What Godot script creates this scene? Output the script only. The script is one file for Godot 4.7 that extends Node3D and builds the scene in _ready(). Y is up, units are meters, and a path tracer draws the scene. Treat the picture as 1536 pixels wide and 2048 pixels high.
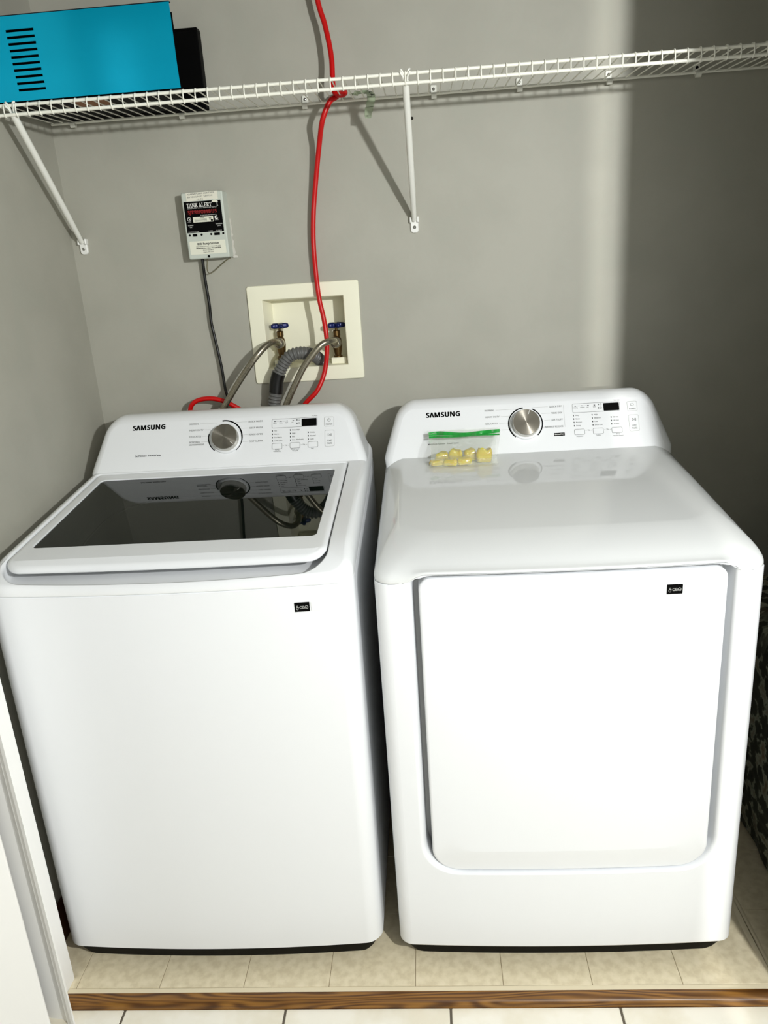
extends Node3D
# A laundry closet: back wall at z = 0, left wall at x = 0, closet floor at y = 0; metres.

const SLOPE_W := 0.0875
var M := {}
var taken := {}
var fonts := {}

# ---------------------------------------------------------------- naming and tree
func thing(called: String, label: String, category: String, at: Vector3, group := "") -> Node3D:
	var o := Node3D.new()
	o.name = numbered(called)
	add_child(o, true)
	o.position = at
	o.set_meta("label", label)
	o.set_meta("category", category)
	if group != "":
		o.set_meta("group", group)
	return o

func numbered(called: String) -> String:
	var n: int = taken.get(called, -1) + 1
	taken[called] = n
	return called if n == 0 else "%s_%03d" % [called, n]

func origin_of(o: Node3D) -> Vector3:
	var p := Vector3.ZERO
	var k: Node = o
	while k != self and k is Node3D:
		p += (k as Node3D).position
		k = k.get_parent()
	return p

# vertices are given in world coordinates; the part is shifted back by where its parent stands
func part(parent: Node3D, called: String, st: SurfaceTool, m: Material, label := "") -> MeshInstance3D:
	var o := MeshInstance3D.new()
	o.name = called
	o.mesh = st.commit()
	o.material_override = m
	parent.add_child(o, true)
	o.position = -origin_of(parent)
	if label != "":
		o.set_meta("label", label)
	return o

func single(called: String, label: String, category: String, st: SurfaceTool, m: Material, group := "") -> MeshInstance3D:
	var o := MeshInstance3D.new()
	o.name = numbered(called)
	o.mesh = st.commit()
	o.material_override = m
	add_child(o, true)
	o.set_meta("label", label)
	o.set_meta("category", category)
	if group != "":
		o.set_meta("group", group)
	return o

func struct(called: String, st: SurfaceTool, m: Material, label := "", category := "") -> MeshInstance3D:
	var o := MeshInstance3D.new()
	o.name = called
	o.mesh = st.commit()
	o.material_override = m
	add_child(o, true)
	o.set_meta("kind", "structure")
	if label != "":
		o.set_meta("label", label)
		o.set_meta("category", category)
	return o

# ---------------------------------------------------------------- mesh helpers
func begin() -> SurfaceTool:
	var st := SurfaceTool.new()
	st.begin(Mesh.PRIMITIVE_TRIANGLES)
	return st

func vert(st: SurfaceTool, p: Vector3, n: Vector3, uv := Vector2.ZERO) -> void:
	st.set_normal(n)
	st.set_uv(uv)
	st.add_vertex(p)

func tri(st: SurfaceTool, a: Vector3, b: Vector3, c: Vector3, na: Vector3, nb: Vector3, nc: Vector3) -> void:
	var g := (c - a).cross(b - a)
	if g.length_squared() < 1e-18:
		return
	if g.dot(na + nb + nc) < 0.0:
		vert(st, a, na); vert(st, c, nc); vert(st, b, nb)
	else:
		vert(st, a, na); vert(st, b, nb); vert(st, c, nc)

func quad(st: SurfaceTool, a: Vector3, b: Vector3, c: Vector3, d: Vector3, n: Vector3) -> void:
	tri(st, a, b, c, n, n, n)
	tri(st, a, c, d, n, n, n)

func rect_xy(st: SurfaceTool, x0: float, x1: float, y0: float, y1: float, z: float) -> void:
	quad(st, Vector3(x0, y0, z), Vector3(x1, y0, z), Vector3(x1, y1, z), Vector3(x0, y1, z), Vector3(0, 0, 1))

# rings of equal length joined in turn; creases are ring numbers where the surface folds sharply
func loft(st: SurfaceTool, rings: Array, creases := [], closed := true, toward := Vector3.ZERO) -> void:
	var n: int = rings[0].size()
	var mid := Vector3.ZERO
	for r in rings:
		for q in r:
			mid += q
	mid /= float(n * rings.size())
	var cuts := [0]
	for c in creases:
		cuts.append(c)
	cuts.append(rings.size() - 1)
	var normals := []
	var total := 0.0
	for s in range(cuts.size() - 1):
		var seg := []
		for i in range(cuts[s], cuts[s + 1] + 1):
			var row := PackedVector3Array()
			row.resize(n)
			for j in n:
				var jp := (j + 1) % n if closed else mini(j + 1, n - 1)
				var jm := (j - 1 + n) % n if closed else maxi(j - 1, 0)
				var du: Vector3 = rings[i][jp] - rings[i][jm]
				var ip := mini(i + 1, cuts[s + 1])
				var im := maxi(i - 1, cuts[s])
				var dv: Vector3 = rings[ip][j] - rings[im][j]
				if du.length_squared() < 1e-14:
					var io: int = ip if ip != i else im
					du = rings[io][jp] - rings[io][jm]
				var nn := du.cross(dv)
				if nn.length_squared() > 1e-18:
					nn = nn.normalized()
				row[j] = nn
				total += nn.dot(toward if toward != Vector3.ZERO else rings[i][j] - mid)
			seg.append(row)
		normals.append(seg)
	var sgn := 1.0 if total >= 0.0 else -1.0
	for s in range(cuts.size() - 1):
		for i in range(cuts[s], cuts[s + 1]):
			var r0: PackedVector3Array = rings[i]
			var r1: PackedVector3Array = rings[i + 1]
			var k: int = i - cuts[s]
			var n0: PackedVector3Array = normals[s][k]
			var n1: PackedVector3Array = normals[s][k + 1]
			for j in (n if closed else n - 1):
				var q := (j + 1) % n
				tri(st, r0[j], r0[q], r1[q], n0[j] * sgn, n0[q] * sgn, n1[q] * sgn)
				tri(st, r0[j], r1[q], r1[j], n0[j] * sgn, n1[q] * sgn, n1[j] * sgn)

func cap(st: SurfaceTool, ring: PackedVector3Array, hint: Vector3) -> void:
	var nn := Vector3.ZERO
	for i in ring.size():
		var a := ring[i]
		var b := ring[(i + 1) % ring.size()]
		nn += a.cross(b)
	nn = nn.normalized()
	if nn.dot(hint) < 0.0:
		nn = -nn
	var ax := nn.abs()
	var flat := PackedVector2Array()
	for q in ring:
		if ax.y >= ax.x and ax.y >= ax.z:
			flat.append(Vector2(q.x, q.z))
		elif ax.z >= ax.x:
			flat.append(Vector2(q.x, q.y))
		else:
			flat.append(Vector2(q.y, q.z))
	var idx := Geometry2D.triangulate_polygon(flat)
	if idx.size() == 0:
		var c := Vector3.ZERO
		for q in ring:
			c += q
		c /= ring.size()
		for i in ring.size():
			tri(st, c, ring[i], ring[(i + 1) % ring.size()], nn, nn, nn)
		return
	for i in range(0, idx.size(), 3):
		tri(st, ring[idx[i]], ring[idx[i + 1]], ring[idx[i + 2]], nn, nn, nn)

# rounded rectangle, corners in the order (x0,y0) (x1,y0) (x1,y1) (x0,y1); always 4*(n+1+sub) points
func rr(x0: float, x1: float, y0: float, y1: float, r: Array, n := 6, sub := 0) -> PackedVector2Array:
	var out := PackedVector2Array()
	var cs := [Vector2(x0 + r[0], y0 + r[0]), Vector2(x1 - r[1], y0 + r[1]), Vector2(x1 - r[2], y1 - r[2]), Vector2(x0 + r[3], y1 - r[3])]
	for k in 4:
		for i in n + 1:
			var a: float = PI + k * PI / 2 + (PI / 2) * i / n
			out.append(cs[k] + Vector2(cos(a), sin(a)) * r[k])
		if sub > 0:
			var a1: float = PI + k * PI / 2 + PI / 2
			var p0: Vector2 = cs[k] + Vector2(cos(a1), sin(a1)) * r[k]
			var k2 := (k + 1) % 4
			var p1: Vector2 = cs[k2] + Vector2(cos(a1), sin(a1)) * r[k2]
			for i in sub:
				out.append(p0.lerp(p1, float(i + 1) / (sub + 1)))
	return out

func lift(o: PackedVector2Array, f: Callable) -> PackedVector3Array:
	var out := PackedVector3Array()
	for q in o:
		out.append(f.call(q))
	return out

# a block with rounded corners in x-y and a fillet round its front face, from z0 to z1
func block(st: SurfaceTool, x0: float, x1: float, y0: float, y1: float, z0: float, z1: float, r := 0.003, f := 0.002, both := false) -> void:
	var xf := func(i: float, z: float) -> PackedVector3Array:
		var q: float = maxf(r - i, 0.0002)
		return lift(rr(x0 + i, x1 - i, y0 + i, y1 - i, [q, q, q, q], 4), func(p): return Vector3(p.x, p.y, z))
	var rings := []
	if both:
		rings.append_array([xf.call(f, z0), xf.call(f * 0.3, z0 + f * 0.3), xf.call(0.0, z0 + f)])
	else:
		rings.append(xf.call(0.0, z0))
	rings.append_array([xf.call(0.0, z1 - f), xf.call(f * 0.3, z1 - f * 0.3), xf.call(f, z1)])
	loft(st, rings)
	cap(st, rings[0], Vector3(0, 0, -1))
	cap(st, rings[-1], Vector3(0, 0, 1))

func box(st: SurfaceTool, a: Vector3, b: Vector3) -> void:
	var p := func(i: int, j: int, k: int) -> Vector3:
		return Vector3(b.x if i else a.x, b.y if j else a.y, b.z if k else a.z)
	quad(st, p.call(0, 0, 0), p.call(1, 0, 0), p.call(1, 1, 0), p.call(0, 1, 0), Vector3(0, 0, -1))
	quad(st, p.call(0, 0, 1), p.call(1, 0, 1), p.call(1, 1, 1), p.call(0, 1, 1), Vector3(0, 0, 1))
	quad(st, p.call(0, 0, 0), p.call(0, 1, 0), p.call(0, 1, 1), p.call(0, 0, 1), Vector3(-1, 0, 0))
	quad(st, p.call(1, 0, 0), p.call(1, 1, 0), p.call(1, 1, 1), p.call(1, 0, 1), Vector3(1, 0, 0))
	quad(st, p.call(0, 0, 0), p.call(1, 0, 0), p.call(1, 0, 1), p.call(0, 0, 1), Vector3(0, -1, 0))
	quad(st, p.call(0, 1, 0), p.call(1, 1, 0), p.call(1, 1, 1), p.call(0, 1, 1), Vector3(0, 1, 0))

# flat-sided prism over a polygon in x-z
func prism(st: SurfaceTool, poly: PackedVector2Array, y0: float, y1: float) -> void:
	var c := Vector2.ZERO
	var area := 0.0
	for i in poly.size():
		var a := poly[i]
		var b := poly[(i + 1) % poly.size()]
		area += a.cross(b)
	for i in poly.size():
		var a := poly[i]
		var b := poly[(i + 1) % poly.size()]
		var t := (b - a).normalized()
		var nn := Vector3(t.y, 0, -t.x) * signf(area)
		quad(st, Vector3(a.x, y0, a.y), Vector3(b.x, y0, b.y), Vector3(b.x, y1, b.y), Vector3(a.x, y1, a.y), nn)
	cap(st, lift(poly, func(q): return Vector3(q.x, y1, q.y)), Vector3.UP)
	cap(st, lift(poly, func(q): return Vector3(q.x, y0, q.y)), Vector3.DOWN)

func spline(pts: Array, per := 8) -> PackedVector3Array:
	var out := PackedVector3Array()
	for i in range(pts.size() - 1):
		var a: Vector3 = pts[maxi(i - 1, 0)]
		var b: Vector3 = pts[i]
		var c: Vector3 = pts[i + 1]
		var d: Vector3 = pts[mini(i + 2, pts.size() - 1)]
		for k in per:
			out.append(b.cubic_interpolate(c, a, d, float(k) / per))
	out.append(pts[-1])
	return out

func resample(line: PackedVector3Array, step: float) -> PackedVector3Array:
	var out := PackedVector3Array([line[0]])
	var left := step
	for i in range(line.size() - 1):
		var a := line[i]
		var b := line[i + 1]
		var l := a.distance_to(b)
		var at := 0.0
		while l - at >= left:
			at += left
			left = step
			out.append(a.lerp(b, at / l))
		left -= l - at
	out.append(line[-1])
	return out

func tube(st: SurfaceTool, line: PackedVector3Array, r: float, seg := 10, rad = null) -> void:
	var rings := []
	var t := (line[1] - line[0]).normalized()
	var u := t.cross(Vector3(0.31, 0.2, 0.93)).normalized()
	for i in line.size():
		var tn := (line[mini(i + 1, line.size() - 1)] - line[maxi(i - 1, 0)]).normalized()
		u = (u - tn * u.dot(tn)).normalized()
		var w := tn.cross(u)
		var ring := PackedVector3Array()
		var rr_: float = r * rad.call(i) if rad != null else r
		for j in seg:
			var a := TAU * j / seg
			ring.append(line[i] + (u * cos(a) + w * sin(a)) * rr_)
		rings.append(ring)
	# outward normals: each ring about its own centre
	var n := seg
	for i in range(rings.size() - 1):
		for j in n:
			var q := (j + 1) % n
			var p00: Vector3 = rings[i][j]
			var p01: Vector3 = rings[i][q]
			var p11: Vector3 = rings[i + 1][q]
			var p10: Vector3 = rings[i + 1][j]
			tri(st, p00, p01, p11, tube_n(rings, line, i, j), tube_n(rings, line, i, q), tube_n(rings, line, i + 1, q))
			tri(st, p00, p11, p10, tube_n(rings, line, i, j), tube_n(rings, line, i + 1, q), tube_n(rings, line, i + 1, j))
	cap(st, rings[0], line[0] - line[1])
	cap(st, rings[-1], line[-1] - line[-2])

func tube_n(rings: Array, line: PackedVector3Array, i: int, j: int) -> Vector3:
	var ip := mini(i + 1, rings.size() - 1)
	var im := maxi(i - 1, 0)
	var out: Vector3 = (rings[i][j] - line[i]).normalized()
	var along: Vector3 = rings[ip][j] - rings[im][j]
	if along.length_squared() < 1e-14:
		return out
	along = along.normalized()
	return (out - along * out.dot(along)).normalized()

func bar(st: SurfaceTool, a: Vector3, b: Vector3, r: float, seg := 10) -> void:
	tube(st, PackedVector3Array([a, b]), r, seg)

# profile points are (radius, height) along the transform's y axis
func lathe(st: SurfaceTool, profile: Array, xf: Transform3D, seg := 28, creases := []) -> void:
	var rings := []
	for p in profile:
		var ring := PackedVector3Array()
		for j in seg:
			var a := TAU * j / seg
			ring.append(xf * Vector3(cos(a) * p[0], p[1], sin(a) * p[0]))
		rings.append(ring)
	loft(st, rings, creases)
	if profile[0][0] > 0.0005:
		cap(st, rings[0], xf.basis.y * (profile[0][1] - profile[1][1] - 1e-6))
	if profile[-1][0] > 0.0005:
		cap(st, rings[-1], xf.basis.y * (profile[-1][1] - profile[-2][1] + 1e-6))

func font(kind: String) -> Font:
	if not fonts.has(kind):
		var f := SystemFont.new()
		f.font_names = PackedStringArray(["Droid Serif" if kind == "serif" else "Droid Sans"])
		f.font_weight = 700 if kind != "plain" else 400
		fonts[kind] = f
	return fonts[kind]

# lettering of a given width (0: natural) and cap height; its lower left corner at the transform's origin, raised along its z
func letters(st: SurfaceTool, s: String, width: float, h: float, xf: Transform3D, kind := "plain", right := false) -> void:
	var t := TextMesh.new()
	t.font = font(kind)
	t.font_size = 48
	t.pixel_size = 0.01
	t.depth = 0.02
	t.curve_step = 4.0
	t.text = s
	t.horizontal_alignment = HORIZONTAL_ALIGNMENT_LEFT
	t.vertical_alignment = VERTICAL_ALIGNMENT_BOTTOM
	var box_ := t.get_aabb()
	if box_.size.x < 1e-6:
		return
	var caps := 0.714 * 48 * 0.01
	var sy := h / caps
	var sx := width / box_.size.x if width > 0.0 else sy
	var base := box_.position.y
	for ch in "gjpqy,Q_":
		if ch in s:
			base = box_.position.y + 0.21 * 48 * 0.01
			break
	var off := Vector3(-box_.position.x * sx - (box_.size.x * sx if right else 0.0), -base * sy, 0.0002)
	st.append_from(t, 0, xf * Transform3D(Basis.from_scale(Vector3(sx, sy, 0.01)), off))

func ink_box(st: SurfaceTool, xf: Transform3D, x: float, y: float, w: float, h: float, turn := 0.0) -> void:
	var b := BoxMesh.new()
	b.size = Vector3(w, h, 0.0004)
	st.append_from(b, 0, xf * Transform3D(Basis(Vector3.BACK, turn), Vector3(x, y, 0.0002)))

func ink_frame(st: SurfaceTool, xf: Transform3D, x0: float, x1: float, y0: float, y1: float, r: float, w: float, up := 0.0004) -> void:
	var o := rr(x0, x1, y0, y1, [r, r, r, r], 4)
	var q: float = maxf(r - w, 0.0003)
	var i := rr(x0 + w, x1 - w, y0 + w, y1 - w, [q, q, q, q], 4)
	var rings := [lift(o, func(p): return xf * Vector3(p.x, p.y, 0.0)), lift(o, func(p): return xf * Vector3(p.x, p.y, up)), lift(i, func(p): return xf * Vector3(p.x, p.y, up)), lift(i, func(p): return xf * Vector3(p.x, p.y, 0.0))]
	var own := begin()
	for k in 3:
		loft(own, [rings[k], rings[k + 1]], [], true, xf.basis.z if k == 1 else Vector3.ZERO)
	own.index()
	st.append_from(own.commit(), 0, Transform3D())

func arc_band(st: SurfaceTool, xf: Transform3D, c: Vector2, r: float, w: float, a0: float, a1: float, up := 0.0006) -> void:
	var n := 28
	var rings := [PackedVector3Array(), PackedVector3Array(), PackedVector3Array(), PackedVector3Array()]
	for i in n + 1:
		var a := deg_to_rad(lerpf(a0, a1, float(i) / n))
		var d := Vector2(cos(a), sin(a))
		for k in 4:
			var q := c + d * (r - w / 2 if k in [0, 1] else r + w / 2)
			rings[k].append(xf * Vector3(q.x, q.y, up if k in [1, 2] else 0.0))
	var own := begin()
	loft(own, [rings[1], rings[2]], [], false, xf.basis.z)
	loft(own, [rings[0], rings[1]], [], false)
	loft(own, [rings[2], rings[3]], [], false)
	own.index()
	st.append_from(own.commit(), 0, Transform3D())

# ---------------------------------------------------------------- materials
func mat(c: Color, rough := 0.5, metal := 0.0) -> StandardMaterial3D:
	var m := StandardMaterial3D.new()
	m.albedo_color = c
	m.roughness = rough
	m.metallic = metal
	return m

func noise_tex(sd: int, freq: float, cols: Array, offs: Array, size := 512, octaves := 5, kind := FastNoiseLite.TYPE_SIMPLEX_SMOOTH) -> NoiseTexture2D:
	var n := FastNoiseLite.new()
	n.seed = sd
	n.noise_type = kind
	n.frequency = freq
	n.fractal_octaves = octaves
	var g := Gradient.new()
	g.colors = PackedColorArray(cols)
	g.offsets = PackedFloat32Array(offs)
	var t := NoiseTexture2D.new()
	t.width = size
	t.height = size
	t.seamless = true
	t.noise = n
	t.color_ramp = g
	return t

func triplanar(m: StandardMaterial3D, t: Texture2D, sc: Vector3) -> StandardMaterial3D:
	m.albedo_texture = t
	m.uv1_triplanar = true
	m.uv1_world_triplanar = true
	m.uv1_scale = sc
	return m

func relief(m: StandardMaterial3D, sd: int, freq: float, depth_cm: float) -> void:
	m.heightmap_enabled = true
	m.heightmap_texture = noise_tex(sd, freq, [Color.BLACK, Color.WHITE], [0.0, 1.0], 256, 4)
	m.heightmap_scale = depth_cm

func make_materials() -> void:
	var w := mat(Color(1, 1, 1), 0.62)
	triplanar(w, noise_tex(3, 0.006, [Color(0.682, 0.675, 0.628), Color(0.700, 0.693, 0.646)], [0.25, 0.75]), Vector3(1.2, 1.2, 1.2))
	relief(w, 5, 0.12, 0.03)
	M.wall = w
	M.ceiling = mat(Color(0.55, 0.55, 0.54), 0.8)
	M.room_wall = mat(Color(0.60, 0.60, 0.59), 0.7)
	M.trim = mat(Color(0.965, 0.963, 0.955), 0.35)
	M.enamel = mat(Color(0.945, 0.953, 0.965), 0.3)
	M.gloss = mat(Color(0.885, 0.892, 0.89), 0.05)
	M.plastic = mat(Color(0.948, 0.955, 0.962), 0.25)
	M.kick = mat(Color(0.010, 0.010, 0.008), 0.6)
	M.kick.metallic_specular = 0.2
	M.black = mat(Color(0.008, 0.008, 0.008), 0.3)
	M.matte_black = mat(Color(0.008, 0.008, 0.008), 0.6)
	M.matte_black.metallic_specular = 0.2
	M.ink = mat(Color(0.012, 0.012, 0.012), 0.6)
	M.black.metallic_specular = 0.25
	M.ink.metallic_specular = 0.2
	M.grey_ink = mat(Color(0.36, 0.36, 0.35), 0.6)
	M.pale_ink = mat(Color(0.68, 0.68, 0.67), 0.5)
	M.white_ink = mat(Color(0.92, 0.92, 0.9), 0.6)
	M.red_ink = mat(Color(0.55, 0.03, 0.05), 0.5)
	var br := mat(Color(0.60, 0.58, 0.54), 0.27, 1.0)
	br.anisotropy_enabled = true
	br.anisotropy = -0.9
	M.brushed = br
	M.chrome = mat(Color(0.75, 0.74, 0.71), 0.22, 1.0)
	var g := mat(Color(0.03, 0.06, 0.04, 0.97), 0.02)
	g.transparency = BaseMaterial3D.TRANSPARENCY_ALPHA
	g.metallic_specular = 0.34
	M.lid_glass = g
	M.tub = mat(Color(0.10, 0.12, 0.11), 0.5)
	M.shelf = mat(Color(0.975, 0.972, 0.925), 0.35)
	M.clip = mat(Color(0.93, 0.93, 0.89), 0.4)
	M.brace = mat(Color(0.965, 0.965, 0.935), 0.35)
	M.foot = mat(Color(0.96, 0.96, 0.94), 0.35)
	M.screw = mat(Color(0.7, 0.7, 0.68), 0.3, 0.9)
	var b := mat(Color(0.0, 0.76, 0.93), 0.20, 0.6)
	M.blue = b
	M.blue_dark = mat(Color(0.02, 0.06, 0.10), 0.4, 0.3)
	M.tan = mat(Color(0.62, 0.42, 0.28), 0.7)
	M.alarm = mat(Color(0.80, 0.825, 0.785), 0.45)
	M.paper = mat(Color(0.93, 0.93, 0.86), 0.6)
	M.sticker = mat(Color(0.95, 0.955, 0.955), 0.4)
	M.tape = mat(Color(0.92, 0.91, 0.85), 0.5)
	M.caulk = mat(Color(0.78, 0.77, 0.73), 0.6)
	M.outlet = mat(Color(0.985, 0.975, 0.88), 0.45)
	M.valve_blue = mat(Color(0.02, 0.10, 0.36), 0.35, 0.2)
	M.brass = mat(Color(0.42, 0.33, 0.20), 0.35, 0.9)
	M.nickel = mat(Color(0.72, 0.70, 0.64), 0.25, 0.9)
	var brd := mat(Color(1, 1, 1), 0.3, 0.9)
	triplanar(brd, noise_tex(11, 0.16, [Color(0.50, 0.48, 0.42), Color(0.80, 0.77, 0.69)], [0.3, 0.7], 256, 2, FastNoiseLite.TYPE_CELLULAR), Vector3(16, 16, 16))
	M.braid = brd
	M.hose = mat(Color(0.40, 0.40, 0.39), 0.4)
	M.hose_dark = mat(Color(0.03, 0.03, 0.03), 0.35)
	M.red = mat(Color(0.80, 0.015, 0.02), 0.4)
	M.cord_black = mat(Color(0.02, 0.02, 0.02), 0.25)
	M.cord_tan = mat(Color(0.42, 0.40, 0.30), 0.5)
	var cl := mat(Color(0.74, 0.80, 0.68, 0.55), 0.3)
	cl.transparency = BaseMaterial3D.TRANSPARENCY_ALPHA
	M.clear = cl
	var film := mat(Color(0.93, 0.95, 0.90, 0.17), 0.04)
	film.transparency = BaseMaterial3D.TRANSPARENCY_ALPHA
	M.film = film
	var zip := mat(Color(0.10, 0.68, 0.25, 0.78), 0.3)
	zip.transparency = BaseMaterial3D.TRANSPARENCY_ALPHA
	M.zip = zip
	var pod := mat(Color(0.86, 0.78, 0.20), 0.12)
	pod.subsurf_scatter_enabled = true
	pod.subsurf_scatter_strength = 0.5
	M.pod = pod
	var v := mat(Color(1, 1, 1), 0.32)
	triplanar(v, noise_tex(21, 0.011, [Color(0.855, 0.80, 0.675), Color(0.89, 0.84, 0.715), Color(0.92, 0.87, 0.75)], [0.22, 0.5, 0.8], 1024, 6), Vector3(3.4, 3.4, 3.4))
	relief(v, 24, 0.03, 0.05)
	M.vinyl = v
	M.vinyl_seam = mat(Color(0.56, 0.50, 0.39), 0.6)
	M.vinyl_edge = mat(Color(0.90, 0.85, 0.73), 0.4)
	var tl := mat(Color(1, 1, 1), 0.35)
	triplanar(tl, noise_tex(31, 0.01, [Color(0.93, 0.90, 0.82), Color(0.975, 0.955, 0.90)], [0.25, 0.7], 512, 5), Vector3(1.3, 1.3, 1.3))
	relief(tl, 33, 0.02, 0.06)
	M.tile = tl
	M.grout = mat(Color(0.38, 0.35, 0.30), 0.8)
	# oak grain: long rings stretched along x
	var img := Image.create(1024, 256, false, Image.FORMAT_RGB8)
	var fn := FastNoiseLite.new()
	fn.seed = 77
	fn.frequency = 0.004
	fn.fractal_octaves = 3
	var fine := FastNoiseLite.new()
	fine.seed = 78
	fine.frequency = 0.09
	for y in 256:
		for x in 1024:
			var wob := fn.get_noise_2d(x * 0.55, y * 1.3)
			var ring := 0.5 + 0.5 * sin((wob * 13.0 + y * 0.16) * 2.0)
			var f := fine.get_noise_2d(x * 0.05, y * 2.5) * 0.35
			var t := clampf(pow(ring, 1.6) * 0.75 + f + 0.1, 0.0, 1.0)
			img.set_pixel(x, y, Color(0.60, 0.42, 0.18).lerp(Color(0.27, 0.15, 0.045), t))
	var oak := mat(Color(1, 1, 1), 0.35)
	oak.albedo_texture = ImageTexture.create_from_image(img)
	oak.uv1_triplanar = true
	oak.uv1_world_triplanar = true
	oak.uv1_scale = Vector3(0.55, 9.0, 9.0)
	M.oak = oak
	M.brown_wood = mat(Color(0.26, 0.12, 0.05), 0.5)
	var fab := mat(Color(1, 1, 1), 0.85)
	triplanar(fab, noise_tex(41, 0.02, [Color(0.13, 0.13, 0.09), Color(0.21, 0.21, 0.15), Color(0.62, 0.64, 0.56), Color(0.42, 0.35, 0.26)], [0.0, 0.47, 0.56, 0.9], 512, 5, FastNoiseLite.TYPE_CELLULAR), Vector3(2.4, 2.4, 2.4))
	M.fabric = fab
	var bulb := mat(Color(1, 1, 1), 0.4)
	bulb.emission_enabled = true
	bulb.emission = Color(1.0, 0.97, 0.90)
	bulb.emission_energy_multiplier = 3.0
	M.bulb = bulb
	M.lamp_metal = mat(Color(0.25, 0.24, 0.22), 0.4, 0.8)

# ---------------------------------------------------------------- scene
func _ready() -> void:
	var cam := Camera3D.new()
	cam.name = "camera"
	var yaw := 0.0672
	var pitch := -0.3163
	var roll := -0.0676
	cam.transform = Transform3D(Basis(Vector3.UP, yaw) * Basis(Vector3.RIGHT, pitch) * Basis(Vector3.BACK, roll), Vector3(0.8925, 1.4286, 2.0618))
	cam.keep_aspect = Camera3D.KEEP_HEIGHT
	cam.fov = rad_to_deg(2.0 * atan(1024.0 / 1546.3))
	cam.near = 0.02
	cam.far = 30.0
	add_child(cam, true)
	cam.current = true

	var env := Environment.new()
	env.background_mode = Environment.BG_COLOR
	env.background_color = Color(0.02, 0.02, 0.02)
	env.tonemap_mode = Environment.TONE_MAPPER_LINEAR
	env.tonemap_exposure = 1.13
	env.sdfgi_enabled = true
	env.ssao_enabled = true
	env.ssil_enabled = true
	var we := WorldEnvironment.new()
	we.name = "world_environment"
	we.environment = env
	add_child(we, true)

	make_materials()
	build_room()
	build_lamp()
	build_hall_lamp()
	build_washer()
	build_dryer()
	build_shelf()
	build_boxes()
	build_outlet()
	build_alarm()
	build_red_cord()
	build_bag()
	build_fabric()
	build_clear_strip()

func build_lamp() -> void:
	var at := Vector3(1.75, 1.72, 2.2)
	var t := thing("floor_lamp", "dark metal floor lamp with a bare round bulb standing in the room", "lamp", Vector3(at.x, -0.012, at.z))
	var st := begin()
	lathe(st, [[0.13, -0.012], [0.13, 0.0], [0.12, 0.008], [0.02, 0.02]], Transform3D(Basis(), Vector3(at.x, 0, at.z)), 32, [1])
	part(t, "base", st, M.lamp_metal)
	st = begin()
	bar(st, Vector3(at.x, 0.01, at.z), Vector3(at.x, at.y - 0.09, at.z), 0.01, 14)
	part(t, "pole", st, M.lamp_metal)
	st = begin()
	lathe(st, [[0.022, -0.09], [0.022, -0.05], [0.016, -0.04]], Transform3D(Basis(), at), 20)
	part(t, "socket", st, M.lamp_metal)
	st = begin()
	var prof := []
	for i in 13:
		var a := -PI / 2 + PI * i / 12.0
		prof.append([maxf(cos(a) * 0.032, 0.0002), sin(a) * 0.032])
	lathe(st, prof, Transform3D(Basis(), at), 24)
	part(t, "light_bulb", st, M.bulb)
	var l := OmniLight3D.new()
	l.name = "lamp_light"
	l.light_color = Color(0.99, 0.998, 0.995)
	l.light_energy = 2.9
	l.light_size = 0.03
	l.omni_range = 8.0
	l.omni_attenuation = 2.0
	l.shadow_enabled = true
	add_child(l, true)
	l.position = at

func build_hall_lamp() -> void:
	var at := Vector3(1.828, 1.60, 4.3)
	var t := thing("wall_lamp", "small wall lamp in the hall behind the room", "lamp", Vector3(at.x, at.y, 4.9))
	var st := begin()
	bar(st, Vector3(at.x, at.y, 4.9), Vector3(at.x, at.y, at.z + 0.03), 0.008, 12)
	part(t, "arm", st, M.lamp_metal)
	st = begin()
	var prof := []
	for i in 9:
		var a := -PI / 2 + PI * i / 8.0
		prof.append([maxf(cos(a) * 0.02, 0.0002), sin(a) * 0.02])
	lathe(st, prof, Transform3D(Basis(), at), 16)
	part(t, "light_bulb", st, M.bulb)
	var l := OmniLight3D.new()
	l.name = "hall_light"
	l.light_color = Color(1.0, 0.995, 0.96)
	l.light_energy = 5.0
	l.light_size = 0.015
	l.omni_range = 8.0
	l.omni_attenuation = 2.0
	l.shadow_enabled = true
	add_child(l, true)
	l.position = at

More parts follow.
